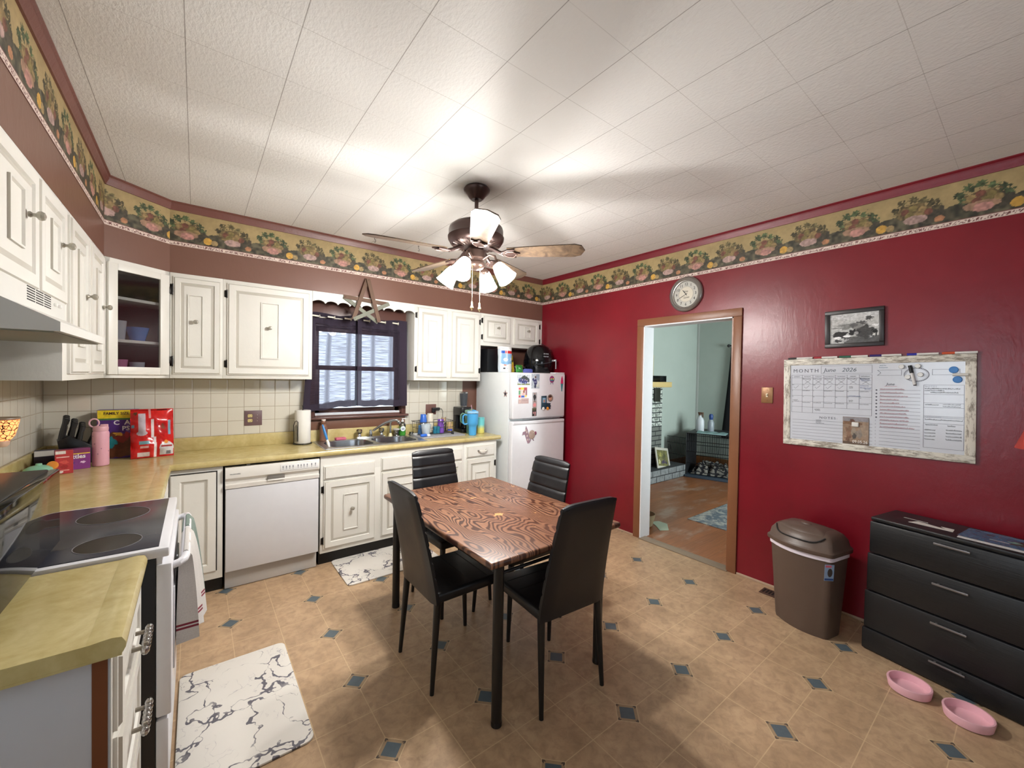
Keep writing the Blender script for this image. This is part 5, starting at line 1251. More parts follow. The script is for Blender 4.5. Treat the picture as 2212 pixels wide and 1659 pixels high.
# wooden lath star
WS = M('685041', .75); WS2 = M('7d7f72', .75)
sr = thing('wooden_star', 'rustic five point star of weathered wood laths above the sink window', 'star', (1.222, 3.735, 2.19))
V5 = [(.000, .195), (-.198, .014), (-.120, -.180), (.105, -.185), (.200, -.006)]
order = [(1, 4, 0), (0, 2, 1), (0, 3, 2), (2, 4, 3), (1, 3, 4)]
for (a_, c_, k) in order:
    p, q = Vector(V5[a_]), Vector(V5[c_]); d = (q-p).normalized(); n = Vector((-d.y, d.x))*.0165
    yy = {0: .012, 1: .002, 2: -.016, 3: -.008, 4: .020}[k]
    b = MB(); b.prism([tuple(p+n), tuple(q+n), tuple(q-n), tuple(p-n)], yy-.004, yy+.004, 'y', 0, .0008)
    l_ = part('lath', b, WS if k in (0, 2, 1) else WS2, sr)
    b = MB(); b.ball((*(p+d*.012), 0), (.003, .003, .003), 0, 6, Matrix(((1, 0, 0, 0), (0, 0, 1, yy-.004), (0, 1, 0, 0), (0, 0, 0, 1)))); part('nail', b, HINGE, l_)
b = MB(); b.tube([(.0, .0, .19), (.0, .025, .20)], .002, 6); part('hanger', b, HINGE, sr)

# outlets
def outlet_plate(label, x0, x1, z0, z1, col, sockets, blank=None):
    o = thing('outlet', label, 'outlet', (x0, YB-.0085, z0)); w_, h_ = x1-x0, z1-z0
    b = MB(); b.box(0, w_, -.005, 0, 0, h_, 0, .002); part('plate', b, M(col, .45), o)
    for cx in sockets:
        for cz in (h_*.34, h_*.66):
            b = MB(); b.box(cx-.017, cx+.017, -.0065, -.004, cz-.013, cz+.013, 0, .006, 3); s_ = part('socket', b, M('d9c98e', .4), o)
            b = MB(); b.box(cx-.008, cx-.006, -.0068, -.006, cz-.004, cz+.006); b.box(cx+.006, cx+.008, -.0068, -.006, cz-.004, cz+.006); b.box(cx-.002, cx+.002, -.0068, -.006, cz-.010, cz-.006); part('slots', b, DARKP, s_)
    if blank:
        b = MB()
        for cz in (.3, .5, .7): b.ball((blank, -.0055, h_*cz), .004, 0, 8)
        part('toggle', b, M('b9a9a0', .4), o)
    return o
outlet_plate('mauve brown double wall plate with two sockets on the tiles', .314, .439, 1.083, 1.207, '6b5356', (.040,), .090)
o2 = outlet_plate('brown wall plate behind the dish rack', 1.934, 2.056, 1.106, 1.216, '6d4a42', ())
ad = thing('power_adapter', 'black plug adapter with a cable on the brown wall plate', 'adapter', (2.045, 3.972, 1.165))
b = MB(); b.box(-.045, .045, -.012, .012, -.012, .014, 0, .004); b.box(-.045, -.010, -.010, .012, -.035, .0, 0, .003); part('body', b, DARKP, ad)
b = MB(); b.tube([(.045, 0, .002), (.070, 0, .0), (.082, -.005, -.03), (.078, -.01, -.07), (.085, -.01, -.12), (.07, -.01, -.19)], .0022, 6); part('cable', b, DARKP, ad)
b = MB(); b.box(0, .060, -.005, 0, 0, .075, 0, .002); b.box(.015, .045, -.007, -.005, .02, .055, 0, .003); solo('outlet', b, M('c9bfb0', .4), 'cream socket plate on the brown wall above the fridge', 'outlet', (2.985, YB-.0005, 1.665))

# ================================================================== on the worktop, left corner
ZC = CT+.0005
kb = thing('knife_block', 'black knife block full of black handled knives in the corner', 'knife block', (-.605, 3.83, ZC), math.radians(12))
R3 = Matrix.Rotation(math.radians(-24), 4, 'Y') @ Matrix.Rotation(0, 4, 'Z')
b = MB(); b.prism([(-.075, 0), (.075, 0), (.075, .10), (-.045, .185), (-.095, .155)], -.055, .055, 'y', 0, .003); part('block', b, M('17181a', .35), kb)
for r_ in range(4):
    for c_ in range(3 if r_ < 3 else 6):
        if r_ < 3: base_ = Vector((-.078+.036*r_, -.036+.036*c_, .158-.018*r_)); L_ = .135-.006*r_+.008*c_; w_ = .0145
        else: base_ = Vector((.045, -.046+.0185*c_, .112)); L_ = .085; w_ = .0078
        dv = Vector((.16 if r_ < 3 else .30, -.10, .92)).normalized()
        b = MB(); b.tube([base_, base_+dv*L_*.3, base_+dv*L_*.7, base_+dv*L_, base_+dv*(L_+.006)], [w_*.9, w_, w_*.85, w_*1.1, w_*.6], 8)
        k_ = part('knife_handle', b, M('232428', .3), kb)
        b = MB(); b.tube([base_+dv*L_*.15+Vector((.009, -.006, 0)), base_+dv*L_*.95+Vector((.009, -.007, 0))], .003, 6); part('tang', b, M('77797d', .25, .9), k_)

def boxpack(name, label, cat, loc, rz, w_, d_, h_, side, fn, rot=None, n=70):
    o = thing(name, label, cat, loc, rz, rot=rot)
    b = MB(); b.box(0, w_, 0, d_, 0, h_, 0, .001); part('carton', b, M(side, .4), o)
    card('front_print', w_-.002, h_-.002, fn, o, (.001, -.0006, .001), rough=.3, n=n); return o
fn = paint((76, 42, 120), [('r', 0, 1, .93, 1, (232, 206, 44)), ('r', 0, 1, .83, .93, (232, 206, 44)), ('r', 0, 1, .79, .83, (70, 120, 60)), ('e', .55, .30, .55, .34, (92, 50, 34), .3), ('e', .60, .42, .20, .12, (134, 46, 40), .3), ('e', .35, .33, .18, .14, (40, 130, 140), .3), ('e', .52, .50, .16, .05, (214, 160, 60), .5), ('e', .75, .48, .09, .08, (170, 40, 50), .2), ('e', .55, .12, .5, .12, (104, 58, 38), .3), ('e', .85, .6, .2, .2, (110, 72, 170), .4)], .10, 16)
cb = boxpack('cereal_box', 'purple and yellow family size cereal box against the tiles', 'cereal box', (-.530, 3.890, ZC), math.radians(-4), .205, .06, .335, '5a3a86', fn)
text('lettering', 'FAMILY SIZE', .026, M('4a2a20', .5), cb, (.032, -.0014, .302), sx=.92, bold=.0006)
text('lettering', 'C  A', .044, M('ece6ee', .4), cb, (.082, -.0014, .232), bold=.001); text('lettering', 'PS', .042, M('ece6ee', .4), cb, (.125, -.0014, .192), bold=.001)
fn = paint((126, 42, 124), [('r', 0, 1, .80, 1, (120, 40, 84)), ('r', 0, 1, .74, .79, (226, 196, 60)), ('e', .42, .30, .16, .10, (60, 40, 120), .5), ('e', .78, .34, .10, .07, (225, 190, 220), .3), ('e', .7, .55, .15, .03, (200, 130, 60), .2), ('e', .25, .45, .2, .3, (140, 30, 70), .3)], .06, 20)
sb = boxpack('candy_box', 'purple fruit candy drink box with white lettering beside the pink bottle', 'box', (-.655, 3.545, ZC), math.radians(17), .145, .055, .125, '6e2a5a', fn)
text('lettering', 'Skittles', .034, M('f2eef2', .4), sb, (.030, -.0014, .068), bold=.0008, sx=.95)
fn = paint((178, 52, 56), [('r', 0, .6, .86, 1, (226, 222, 218)), ('r', .05, .8, .70, .74, (230, 200, 196)), ('e', .5, .5, .3, .1, (200, 80, 74), .3), ('e', .5, .3, .3, .12, (156, 40, 44), .3), ('r', .2, .8, .12, .16, (220, 160, 150))], .08, 16)
boxpack('candy_box', 'small red snack pouch box in front of the purple one', 'box', (-.640, 3.450, ZC), math.radians(12), .072, .04, .135, 'a83a40', fn, n=40)
b = MB(); b.box(0, .085, 0, .05, 0, .115, 0, .002); b.box(.002, .083, -.0006, 0, .08, .113, 1); solo('snack_box', b, [M('2a2438', .45), M('c9c6c2', .4)], 'dark box with a pale top flap behind the mint sandwich press', 'box', (-.765, 3.66, ZC), math.radians(6))
ms = thing('sandwich_press', 'mint green domed mini press with a white base and orange slice handle', 'appliance', (-.700, 3.440, ZC), math.radians(-8))
b = MB(); b.lathe([(.060, 0), (.066, .006), (.068, .018), (.064, .022), (0, .022)], seg=32); b.box(.05, .095, -.014, .014, .010, .020, 0, .004); part('base', b, M('e3e1d8', .3), ms)
b = MB(); b.lathe([(.064, .022), (.064, .030), (.056, .048), (.036, .060), (.014, .064), (.012, .074), (0, .075)], seg=32); part('lid', b, M('84bda2', .22), ms)
b = MB(); b.lathe([(.024, 0), (.024, .010), (.020, .012), (0, .012)], (0, 0, 0), 20, 0, Matrix.Translation((.052, .012, .055)) @ Matrix.Rotation(PI/2.6, 4, 'X')); part('orange_disc', b, M('e09038', .35), ms, 'orange round disc')
wb_ = thing('water_bottle', 'pale pink tall insulated bottle with a loop handle lid', 'bottle', (-.478, 3.640, ZC))
def pinkpat():
    g = G('pink_dotted_coating'); c = g.co(); v = g.voro(c, 34, 'F1', 'Distance'); base = g.mix(v < .16, 'dda6b6', 'a87a8c'); return g.set(color=base, rough=.4)
b = MB(); b.lathe([(.034, 0), (.039, .004), (.040, .01), (.040, .205), (.038, .214), (.034, .220), (0, .220)], seg=28); part('body', b, pinkpat(), wb_)
b = MB(); b.lathe([(.036, .2205), (.037, .240), (.034, .250), (0, .252)], seg=24); lidp = part('lid', b, M('dba8b4', .35), wb_)
b = MB(); P = [(-.030+.022*math.cos(t), 0, .272+.026*math.sin(t)) for t in [2*PI*i/16 for i in range(16)]]; b.tube(P, .0045, 8, closed=True); b.box(-.002, .034, -.008, .008, .244, .262, 0, .003); part('carry_loop', b, M('dfb0bb', .35), lidp)
# big red snack bag, back side towards us
bg_ = thing('snack_bag', 'large red snack bag seen from behind with white text panels', 'snack bag', (-.345, 3.775, ZC), math.radians(6), rot=(math.radians(-9), 0, math.radians(8)))
fn = paint((196, 30, 30), [('r', 0, 1, .96, .985, (150, 20, 22)), ('r', .40, .46, .80, 1, (214, 150, 150)), ('r', .17, .33, .52, .90, (196, 184, 196)), ('e', .25, .5, .12, .05, (196, 184, 196), 0), ('e', .72, .58, .16, .20, (170, 24, 26), .4), ('e', .74, .62, .07, .08, (120, 60, 44), .4), ('r', .18, .42, .27, .34, (110, 160, 172)), ('r', .20, .40, .20, .24, (230, 180, 180)), ('r', .14, .42, .03, .11, (214, 200, 196)), ('e', .82, .18, .18, .14, (206, 204, 206), .1), ('r', .66, .98, .04, .2, (206, 204, 206)), ('e', .80, .30, .08, .05, (222, 140, 60), .3), ('r', .68, .96, .20, .23, (150, 40, 40)), ('r', .80, .92, .05, .11, (110, 110, 116)), ('r', .02, .08, .62, .68, (96, 150, 170)), ('e', .1, .9, .1, .05, (96, 60, 40), .5),
   ('r', .455, .52, .40, .78, (232, 222, 226)), ('r', .50, .57, .28, .42, (232, 222, 226)), ('r', .52, .58, .0, .30, (232, 222, 226)), ('r', .60, .85, .965, .985, (60, 20, 20)), ('r', .86, .92, .45, .75, (120, 160, 180))], .10, 12)
def bow(u, v): return -.045*(1-np.abs(2*u-1)**3)*(1-np.abs(2*v-1)**4)-.004*np.sin(u*17+v*6)*(1-np.abs(2*u-1)**2)-.004*np.sin(v*22+u*5)
card('front_film', .228, .340, fn, bg_, (-.006, 0, .002), rough=.22, n=80, bow=bow)
card('rear_film', .228, .340, lambda u, v: np.ones(u.shape+(3,))*np.array([186, 28, 30.]), bg_, (-.006, .001, .002), rough=.25, n=30, bow=lambda u, v: -bow(u, v)*.7)
# glowing wax warmer plugged into the left wall
wx = thing('wax_warmer', 'glowing orange mosaic glass wax warmer plugged in at the left edge', 'lamp', (-.735, 3.035, 1.175))
g = G('glowing_mosaic'); c = g.co(); e_ = g.voro(c, 62, 'DISTANCE_TO_EDGE'); ln_ = e_ < .06
MOS = g.set(color=g.mix(ln_, 'f08a5c', '2a1612'), rough=.25, emit=g.mix(ln_, 'ff9a5a', '000000'), es=1.6)
b = MB(); b.lathe([(.026, .0), (.040, .020), (.050, .060), (.056, .098), (.052, .098), (.046, .06), (.036, .022), (.0, .006)], seg=28); part('glass_shade', b, MOS, wx, 'orange glowing mosaic glass')
b = MB(); b.lathe([(.054, .099), (.060, .104), (.058, .110), (.044, .106), (0, .104)], seg=28); part('wax_dish', b, M('8a7a68', .4), wx)
b = MB(); b.lathe([(.016, -.03), (.024, -.02), (.026, -.001), (0, -.001)], seg=16); b.box(-.060, -.01, -.014, .014, -.032, -.008, 0, .003); part('socket_base', b, M('d9b8a4', .4), wx)
l = bpy.data.lights.new('wax_warmer_bulb', 'POINT'); l.energy = .5; l.color = (1, .6, .35); l.shadow_soft_size = .02
lo = bpy.data.objects.new('wax_warmer_bulb', l); COL.objects.link(lo); lo.location = (-.735, 3.035, 1.235)

# ================================================================== around the sink
pt = thing('paper_towel_holder', 'black wire paper towel holder left of the sink', 'holder', (.728, 3.875, ZC))
b = MB(); P = [(.072*math.cos(t), .072*math.sin(t), .006) for t in [2*PI*i/28 for i in range(28)]]; b.tube(P, .0035, 8, closed=True); b.tube([(-.072, 0, .006), (.072, 0, .006)], .0035, 8); b.tube([(0, 0, .006), (0, 0, .325)], .004, 8); b.ball((0, 0, .327), .006, 0, 8)
for a in (20, 140, 260): b.ball((.072*math.cos(math.radians(a)), .072*math.sin(math.radians(a)), .0045), .0045, 0, 8)
b.tube([(-.060, -.045, .006), (-.076, -.048, .010), (-.078, -.048, .17), (-.068, -.048, .20), (-.056, -.048, .205), (-.046, -.048, .195), (-.046, -.048, .03)], .003, 8); b.tube([(-.066, -.048, .03), (-.066, -.048, .155), (-.060, -.048, .172), (-.054, -.048, .155), (-.054, -.048, .03)], .0025, 8)
part('wire_frame', b, M('141414', .4), pt)
b = MB(); b.lathe([(.020, .0), (.060, .0), (.062, .003), (.062, .278), (.060, .281), (.020, .281), (.020, .0)], seg=36, cap=False)
solo('paper_towel_roll', b, M('e6e4de', .9), 'white paper towel roll on the black holder', 'paper towels', (.728, 3.875, ZC+.0105))
sp_ = thing('soap_bottle', 'brown translucent soap bottle between paper towels and sink', 'bottle', (.905, 3.915, ZC+.0075))
b = MB(); b.lathe([(.030, 0), (.034, .004), (.034, .12), (.030, .135), (.018, .150), (.020, .158), (.022, .166), (.018, .172), (.016, .180), (0, .180)], seg=24); part('body', b, M('7a5646', .25), sp_)
b = MB(); b.lathe([(.018, .1805), (.018, .192), (0, .193)], seg=20); part('cap', b, M('dcd2ca', .35), sp_)
br = thing('dish_brush', 'blue handled dish brush leaning on the left end of the sink', 'brush', (.862, 3.530, .922), rot=(math.radians(-16), math.radians(-13), 0))
b = MB(); b.tube([(0, 0, .065), (.0, 0, .10), (0, .0, .16), (0, 0, .185)], [.008, .011, .010, .007], 10); b.ball((0, 0, .188), .008, 0, 8); part('handle', b, M('2f78b8', .35), br)
b = MB(); b.tube([(0, 0, .004), (0, 0, .03), (0, 0, .065)], [.005, .012, .009], 10); part('head', b, M('e8e6e2', .4), br)
b = MB(); b.box(-.045, .045, -.028, .028, 0, .022, 0, .007, 3); solo('sponge', b, M('cc6a80', .8), 'pink sponge on the worktop edge behind the left sink bowl', 'sponge', (1.045, 3.898, .9215), math.radians(4))
jr = thing('jar', 'small clear jar with a white lid beside the green dish soap', 'jar', (1.578, 3.905, .9215))
b = MB(); b.lathe([(.026, 0), (.028, .004), (.028, .05), (.024, .056), (.022, .056), (.025, .05), (.025, .006), (0, .005)], seg=22); part('glass', b, glassy('dcd8c4', .05, .2), jr)
b = MB(); b.lathe([(.034, .0565), (.035, .060), (.033, .068), (0, .069)], seg=22); part('lid', b, M('dfddd8', .35), jr)
gs = thing('dish_soap', 'green dish soap pump bottle with a white round label', 'soap bottle', (1.640, 3.900, .9215))
b = MB(); b.lathe([(.028, 0), (.032, .004), (.032, .085), (0, .085)], seg=24); part('liquid', b, M('3f8a34', .15), gs, 'bright green liquid')
b = MB(); b.lathe([(.0325, .0855), (.0325, .10), (.026, .118), (.014, .128), (.013, .134), (0, .134)], seg=24); part('shoulder', b, glassy('d6e0d2', .05, .2), gs)
b = MB(); b.lathe([(.013, .1345), (.014, .146), (.006, .150), (.005, .162), (0, .162)], seg=16); b.box(-.008, .034, -.006, .006, .160, .168, 0, .003); part('pump', b, M('e6e8ea', .3), gs)
b = MB(); b.lathe([(.026, 0), (.026, .0006), (0, .0006)], (0, 0, 0), 24, 0, Matrix.Translation((-.008, -.0328, .068)) @ Matrix.Rotation(PI/2, 4, 'X')); b.box(-.022, .006, -.0342, -.0334, .070, .073, 1); b.box(-.022, .006, -.0342, -.0334, .060, .066, 1); part('label', b, [M('e4eaee', .4), M('3a5a78', .4)], gs)

# ---- drying area right of the sink
b = MB(); b.prism(rrect(1.712, 2.20, 3.585, 3.945, .03), CT+.0005, CT+.012, 'z', 0, .003)
def ridged():
    g = G('grey_drying_mat'); c = g.co(); x, y, z = g.sep(c); k = g.m('ABSOLUTE', g.m('SINE', x*420)); g.bump(k, .5, .003); return g.set(color=g.mix(g.noise(c, 30, 2), '85858a', 'b4b4b6'), rough=.6)
solo('drying_mat', b, ridged(), 'grey drying mat on the worktop right of the sink', 'mat')
ZM = CT+.0125
rk = thing('dish_rack', 'thin wire dish rack holding cups on the grey drying mat', 'dish rack', (0, 0, 0)); RKM = M('6e6a66', .3, .8)
b = MB(); rx0, rx1, ry0, ry1, rz0, rz1 = 1.745, 2.155, 3.735, 3.925, ZM+.006, ZM+.128
for z, e_ in ((rz0, .012), (rz0+.06, .006), (rz1, 0)):
    b.tube([(rx0+e_, ry0+e_, z), (rx1-e_, ry0+e_, z), (rx1-e_, ry1-e_, z), (rx0+e_, ry1-e_, z)], .0022 if z < rz1 else .003, 6, closed=True)
part('rim', b, RKM, rk)
b = MB()
for i in range(9):
    x = rx0+.012+(rx1-rx0-.024)*i/8; b.tube([(x, ry0, rz1), (x, ry0+.012, rz0), (x, ry1-.012, rz0), (x, ry1, rz1)], .0018, 5)
for i in range(4):
    y = ry0+.03+(ry1-ry0-.06)*i/3; b.tube([(rx0, y, rz1), (rx0+.012, y, rz0), (rx1-.012, y, rz0), (rx1, y, rz1)], .0018, 5)
part('wires', b, RKM, rk)
for x in (rx0+.02, rx1-.02):
    for y in (ry0+.02, ry1-.02): b = MB(); b.ball((x, y, ZM+.0045), .0055, 0, 8); part('foot', b, DARKP, rk)
def cup(name, label, cat, loc, r0, r1, h, col, inv=False, rough=.35, mats=None, rot=None):
    b = MB(); pr_ = [(r0*.93, 0), (r0, .003), (r1, h), (r1-.002, h), (r0-.003, .005), (0, .005)]
    if inv: pr_ = [(r, h-z) for r, z in pr_]
    b.lathe(pr_, seg=24); return solo(name, b, mats or M(col, rough), label, cat, loc, rot=rot)
zr = rz0+.003
cup('cup', 'clear plastic measuring cup at the front left of the dish rack', 'cup', (1.800, 3.700, ZM+.0005), .036, .050, .115, 'dfe6ea', mats=M('cdd9e0', .15, 0, alpha=.75))
cup('cup', 'light blue cup behind the clear measuring cup in the dish rack', 'cup', (1.798, 3.800, zr), .030, .036, .085, '3f7cb8', True)
cup('cup', 'bright blue upside down cup on top in the dish rack', 'cup', (1.845, 3.855, zr+.105), .028, .036, .085, '2b66c8', True)
cup('cup', 'clear upside down glass under the bright blue cup in the dish rack', 'cup', (1.845, 3.855, zr), .034, .037, .104, 'c9d4da', True, mats=glassy('dfe6ea', .06, .25))
cup('tumbler', 'cream upside down tumbler in the dish rack behind the blue cups', 'cup', (1.925, 3.862, zr), .031, .036, .195, 'd6cfbc', True)
cup('tumbler', 'purple upside down tumbler in the middle of the dish rack', 'cup', (2.000, 3.775, zr), .030, .037, .140, '6c3f9c', True, .18)
for i, (dx, lb) in enumerate(((0, 'left'), (.036, 'right'))):
    b = MB(); b.lathe([(.020, 0), (.022, .03), (.018, .034), (.022, .05), (.020, .07), (0, .071)], seg=14)
    solo('baby_bottle_part', b, M('1f6f86', .3), 'teal plastic ring shaped bottle part in the dish rack, %s one' % lb, 'cup', (1.925+dx, 3.757, zr), group='teal bottle parts in the dish rack')
bb = thing('bear_bottle', 'clear printed baby bottle with a brown bear topper in the dish rack', 'bottle', (2.075, 3.850, zr))
b = MB(); b.lathe([(.027, 0), (.030, .004), (.030, .085), (.022, .098), (0, .098)], seg=20); part('body', b, glassy('e2dcd6', .06, .3), bb)
b = MB(); b.ball((0, 0, .122), (.024, .020, .022), 0, 12); b.ball((-.020, 0, .142), .009, 0, 8); b.ball((.020, 0, .142), .009, 0, 8); b.ball((0, -.018, .118), (.010, .008, .008), 1, 8); part('bear_head', b, [M('a08468', .6), M('c9b094', .6)], bb)
b = MB(); b.lathe([(.022, 0), (.025, .004), (.026, .07), (.016, .085), (.012, .10), (0, .10)], seg=18); b.lathe([(.0262, .01), (.0262, .03), (.0245, .03)], seg=18, mat=1)
solo('baby_bottle', b, [M('c8a878', .3), M('4a5cc0', .4)], 'amber and blue small baby bottle at the right end of the dish rack', 'bottle', (2.125, 3.800, zr))
b = MB(); b.lathe([(.012, 0), (.013, .02), (.008, .03), (0, .03)], seg=12); b.box(-.006, .006, -.03, .0, 0, .012, 0, .003); solo('bottle_nipple', b, DARKP, 'small dark bottle cap on the drying mat in front of the rack', 'cap', (2.090, 3.690, ZM+.0005))
sc_ = thing('scrub_brush', 'blue and white handled scrubbing sponge lying at the corner of the sink', 'brush', (1.765, 3.655, ZM+.0005), math.radians(8))
b = MB(); b.box(-.045, .022, -.016, .016, 0, .026, 0, .009, 3); part('handle', b, M('2a66cc', .35), sc_); b = MB(); b.box(.022, .055, -.022, .022, .0, .020, 0, .007, 3); part('sponge_head', b, M('e4e6ea', .7), sc_)
b = MB(); b.lathe([(.018, 0), (.022, .003), (.022, .022), (.020, .022), (.019, .005), (0, .004)], seg=18); solo('small_cup', b, glassy('e8ecf0', .06, .3), 'small clear cup on the sink edge left of the dish rack', 'cup', (1.725, 3.875, ZM+.0005))
b = MB(); b.lathe([(.022, 0), (.024, .003), (.024, .016), (0, .016)], seg=18); solo('small_dish', b, M('c9c9c6', .4), 'small round grey dish beside the small clear cup', 'dish', (1.738, 3.810, ZM+.0005))  # a loose round lid lying on the drying mat
# coffee maker and tumbler
cm = thing('coffee_maker', 'black drip coffee maker in the corner beside the fridge', 'coffee maker', (2.318, 3.866, ZC))
b = MB(); b.prism(rrect(-.070, .075, -.11, .10, .03), 0, .035, 'z', 0, .004); b.prism(rrect(-.068, .073, .02, .10, .02), .035, .19, 'z'); b.prism(rrect(-.075, .078, -.10, .102, .035), .185, .270, 'z', 0, .006); part('body', b, M('17181b', .3), cm)
b = MB(); b.lathe([(.045, .036), (.056, .06), (.056, .10), (.040, .14), (.042, .152), (0, .152)], (0, -.045, 0), 22); ca = part('carafe', b, M('0c0d10', .06), cm, 'dark glass carafe'); b = MB(); b.tube([(.04, -.085, .15), (.06, -.12, .14), (.06, -.12, .08), (.045, -.09, .06)], .007, 8); part('handle', b, DARKP, ca)
b = MB(); b.box(-.02, .02, -.1115, -.1095, .012, .026); part('control_plate', b, M('8e9296', .3, .7), cm)
tm = thing('travel_tumbler', 'dark grey steel tumbler standing on top of the coffee maker', 'tumbler', (2.333, 3.875, ZC+.2705))
b = MB(); b.lathe([(.032, 0), (.036, .004), (.036, .012)], seg=24); b.lathe([(.045, .150), (.0455, .164), (.042, .166), (0, .160)], seg=24); part('steel_rim', b, CHROME, tm)
b = MB(); b.lathe([(.0365, .012), (.039, .06), (.0455, .150), (0, .150)], seg=24); part('body', b, M('3c4046', .4), tm)
# big handled tumblers
def big_mug(label, loc, c, lidc, rz, s=1):
    o = thing('handled_tumbler', label, 'tumbler', loc, rz); m_ = M(c, .38)
    b = MB(); b.lathe([(.034, 0), (.038, .003), (.041, .085), (.044, .098), (.053, .112), (.056, .13), (.058, .225), (0, .225)], seg=32); part('body', b, m_, o)
    b = MB(); b.tube([(-.052, 0, .205), (-.080, 0, .212), (-.098, 0, .198), (-.100, 0, .16), (-.098, 0, .125), (-.080, 0, .112), (-.050, 0, .118)], [.008, .009, .009, .009, .009, .009, .008], 10); part('handle', b, m_, o)
    b = MB(); b.lathe([(.059, .2255), (.060, .232), (.058, .246), (.050, .250), (0, .250)], seg=32); b.lathe([(.0585, .2262), (.0615, .2265), (.0615, .2300), (.0585, .2300)], seg=32, mat=1); ll = part('lid', b, [M(lidc, .35), CHROME], o)
    b = MB(); b.ball((.012, -.01, .254), (.026, .018, .008), 0, 12); part('lid_dial', b, M(c, .35), ll)
    return o
bm_ = big_mug('bright sky blue handled tumbler with a straw on the worktop end', (2.262, 3.572, ZC), '4aa0d8', '8ec4e8', math.radians(-28))
b = MB(); b.tube([(-.008, .01, .25), (-.016, .016, .312)], .004, 8); part('straw', b, M('b58c98', .35), bm_)
big_mug('sage green handled tumbler behind the sky blue one', (2.312, 3.700, ZC), '5f8a76', '7fa894', math.radians(-28))
def grad():
    g = G('aqua_to_yellow_coating'); c = g.co(); x, y, z = g.sep(c); k = g.ramp((z+g.noise(c, 40, 2)*.03)*7, [(.45, 0), (.75, 1)])
    return g.set(color=g.mix(k, 'd8d070', '6cc4c8'), rough=.35)
cp_ = thing('can_cooler', 'short aqua to yellow coated tumbler between the blue tumbler and the fridge', 'tumbler', (2.420, 3.660, ZC))
b = MB(); b.lathe([(.036, 0), (.040, .004), (.041, .150), (.040, .156), (0, .156)], seg=28); part('body', b, grad(), cp_); b = MB(); b.lathe([(.0405, .1565), (.041, .166), (.038, .171), (0, .171)], seg=28); part('lid', b, M('62b8bc', .35), cp_)

# ---- on top of the fridge
ZF = 1.5725
to = thing('toaster_oven', 'black box shaped appliance with side vents on top of the fridge', 'appliance', (2.555, 3.745, ZF))
b = MB(); b.box(0, .215, 0, .23, .006, .262, 0, .008); part('body', b, M('121317', .35), to)
b = MB()
for i in range(12): b.box(.186, .206, -.0012, 0, .055+.0125*i, .059+.0125*i)
part('vent_slots', b, M('8d9096', .5), to)
for x in (.02, .195):
    for y in (.02, .21): b = MB(); b.cyl((x, y, 0), (x, y, .007), .008, seg=10); part('foot', b, DARKP, to)
tub = thing('snack_tub', 'pale blue and white snack tub with a red and blue band on the fridge', 'snack tub', (2.668, 3.585, ZF))
fn = paint((226, 226, 224), [('r', 0, 1, .36, .80, (136, 178, 214)), ('e', .4, .38, .35, .06, (120, 166, 206), .1), ('r', 0, .30, .80, .93, (40, 92, 190)), ('r', .30, 1, .80, .93, (200, 34, 38)), ('e', .36, .54, .20, .08, (232, 226, 230), .05), ('e', .86, .56, .07, .08, (226, 226, 232), .05), ('r', .44, .50, .56, .93, (228, 228, 232)), ('e', .33, .30, .16, .05, (214, 130, 104), .4), ('r', .18, .34, .12, .20, (60, 60, 70)), ('r', .46, .56, .14, .18, (150, 180, 190)), ('r', .30, .42, .53, .55, (170, 60, 80))], .04, 12)
b = MB(); b.lathe([(.072, 0), (.078, .006), (.082, .06), (.080, .16), (.085, .22), (.085, .255), (0, .255)], seg=32, sy=.62); part('tub', b, M('c8d4de', .3), tub)
b = MB(); b.lathe([(.088, .2555), (.089, .275), (.084, .279), (0, .279)], seg=32, sy=.62); part('lid', b, M('e6e4e2', .35), tub)
card('wrap_label', .150, .250, fn, tub, (-.075, -.012, .003), rough=.3, n=60, bow=lambda u, v: -.0425*np.sqrt(np.clip(1-(2*u-1)**2*.8, 0, 1)))
def pouch(name, label, w_, h_, loc, rz, fn, tilt=0, puff=.018, back=(120, 110, 60)):
    o = thing(name, label, 'snack bag', loc, rz, rot=(math.radians(-6), math.radians(tilt), rz)); f_ = lambda u, v: -puff*(1-np.abs(2*u-1)**3)*(1-np.abs(2*v-1)**4)-.002*np.sin(v*18)
    card('front_film', w_, h_, fn, o, (0, 0, .001), rough=.25, n=40, bow=f_); card('rear_film', w_, h_, lambda u, v: np.ones(u.shape+(3,))*np.array(back)*1., o, (0, .001, .001), rough=.3, n=16, bow=lambda u, v: -f_(u, v)*.6); return o
pouch('snack_bag', 'tall narrow yellow snack bag beside the snack tub on the fridge', .060, .225, (2.785, 3.62, ZF), math.radians(5), paint((206, 180, 52), [('r', 0, 1, .85, 1, (178, 128, 90)), ('r', 0, .18, 0, 1, (170, 110, 80)), ('e', .5, .55, .25, .1, (60, 60, 30), .5), ('e', .5, .3, .3, .1, (220, 160, 60), .3)], .1, 14), -7)
pouch('snack_bag', 'small green bag in front of the yellow snack bag on the fridge', .105, .085, (2.765, 3.50, ZF), math.radians(4), paint((44, 120, 48), [('e', .4, .5, .25, .12, (150, 190, 150), .5), ('r', .85, .93, 0, 1, (210, 200, 60)), ('e', .97, .4, .08, .3, (214, 200, 214), .4)], .1, 14), 0)
b = MB(); b.box(0, .150, 0, .14, 0, .062, 0, .006); b.box(-.004, .154, -.004, .144, .062, .068, 1, .003); solo('storage_tray', b, [M('101116', .4), M('7d6f74', .4)], 'low black tray with a grey rim between the bags and the air fryer', 'tray', (2.840, 3.62, ZF))
b = MB(); b.box(0, .115, 0, .035, 0, .038, 0, .004)
for i in range(7): b.cyl((.010+.016*i, .017, .036), (.010+.016*i, .017, .045), .005, seg=8)
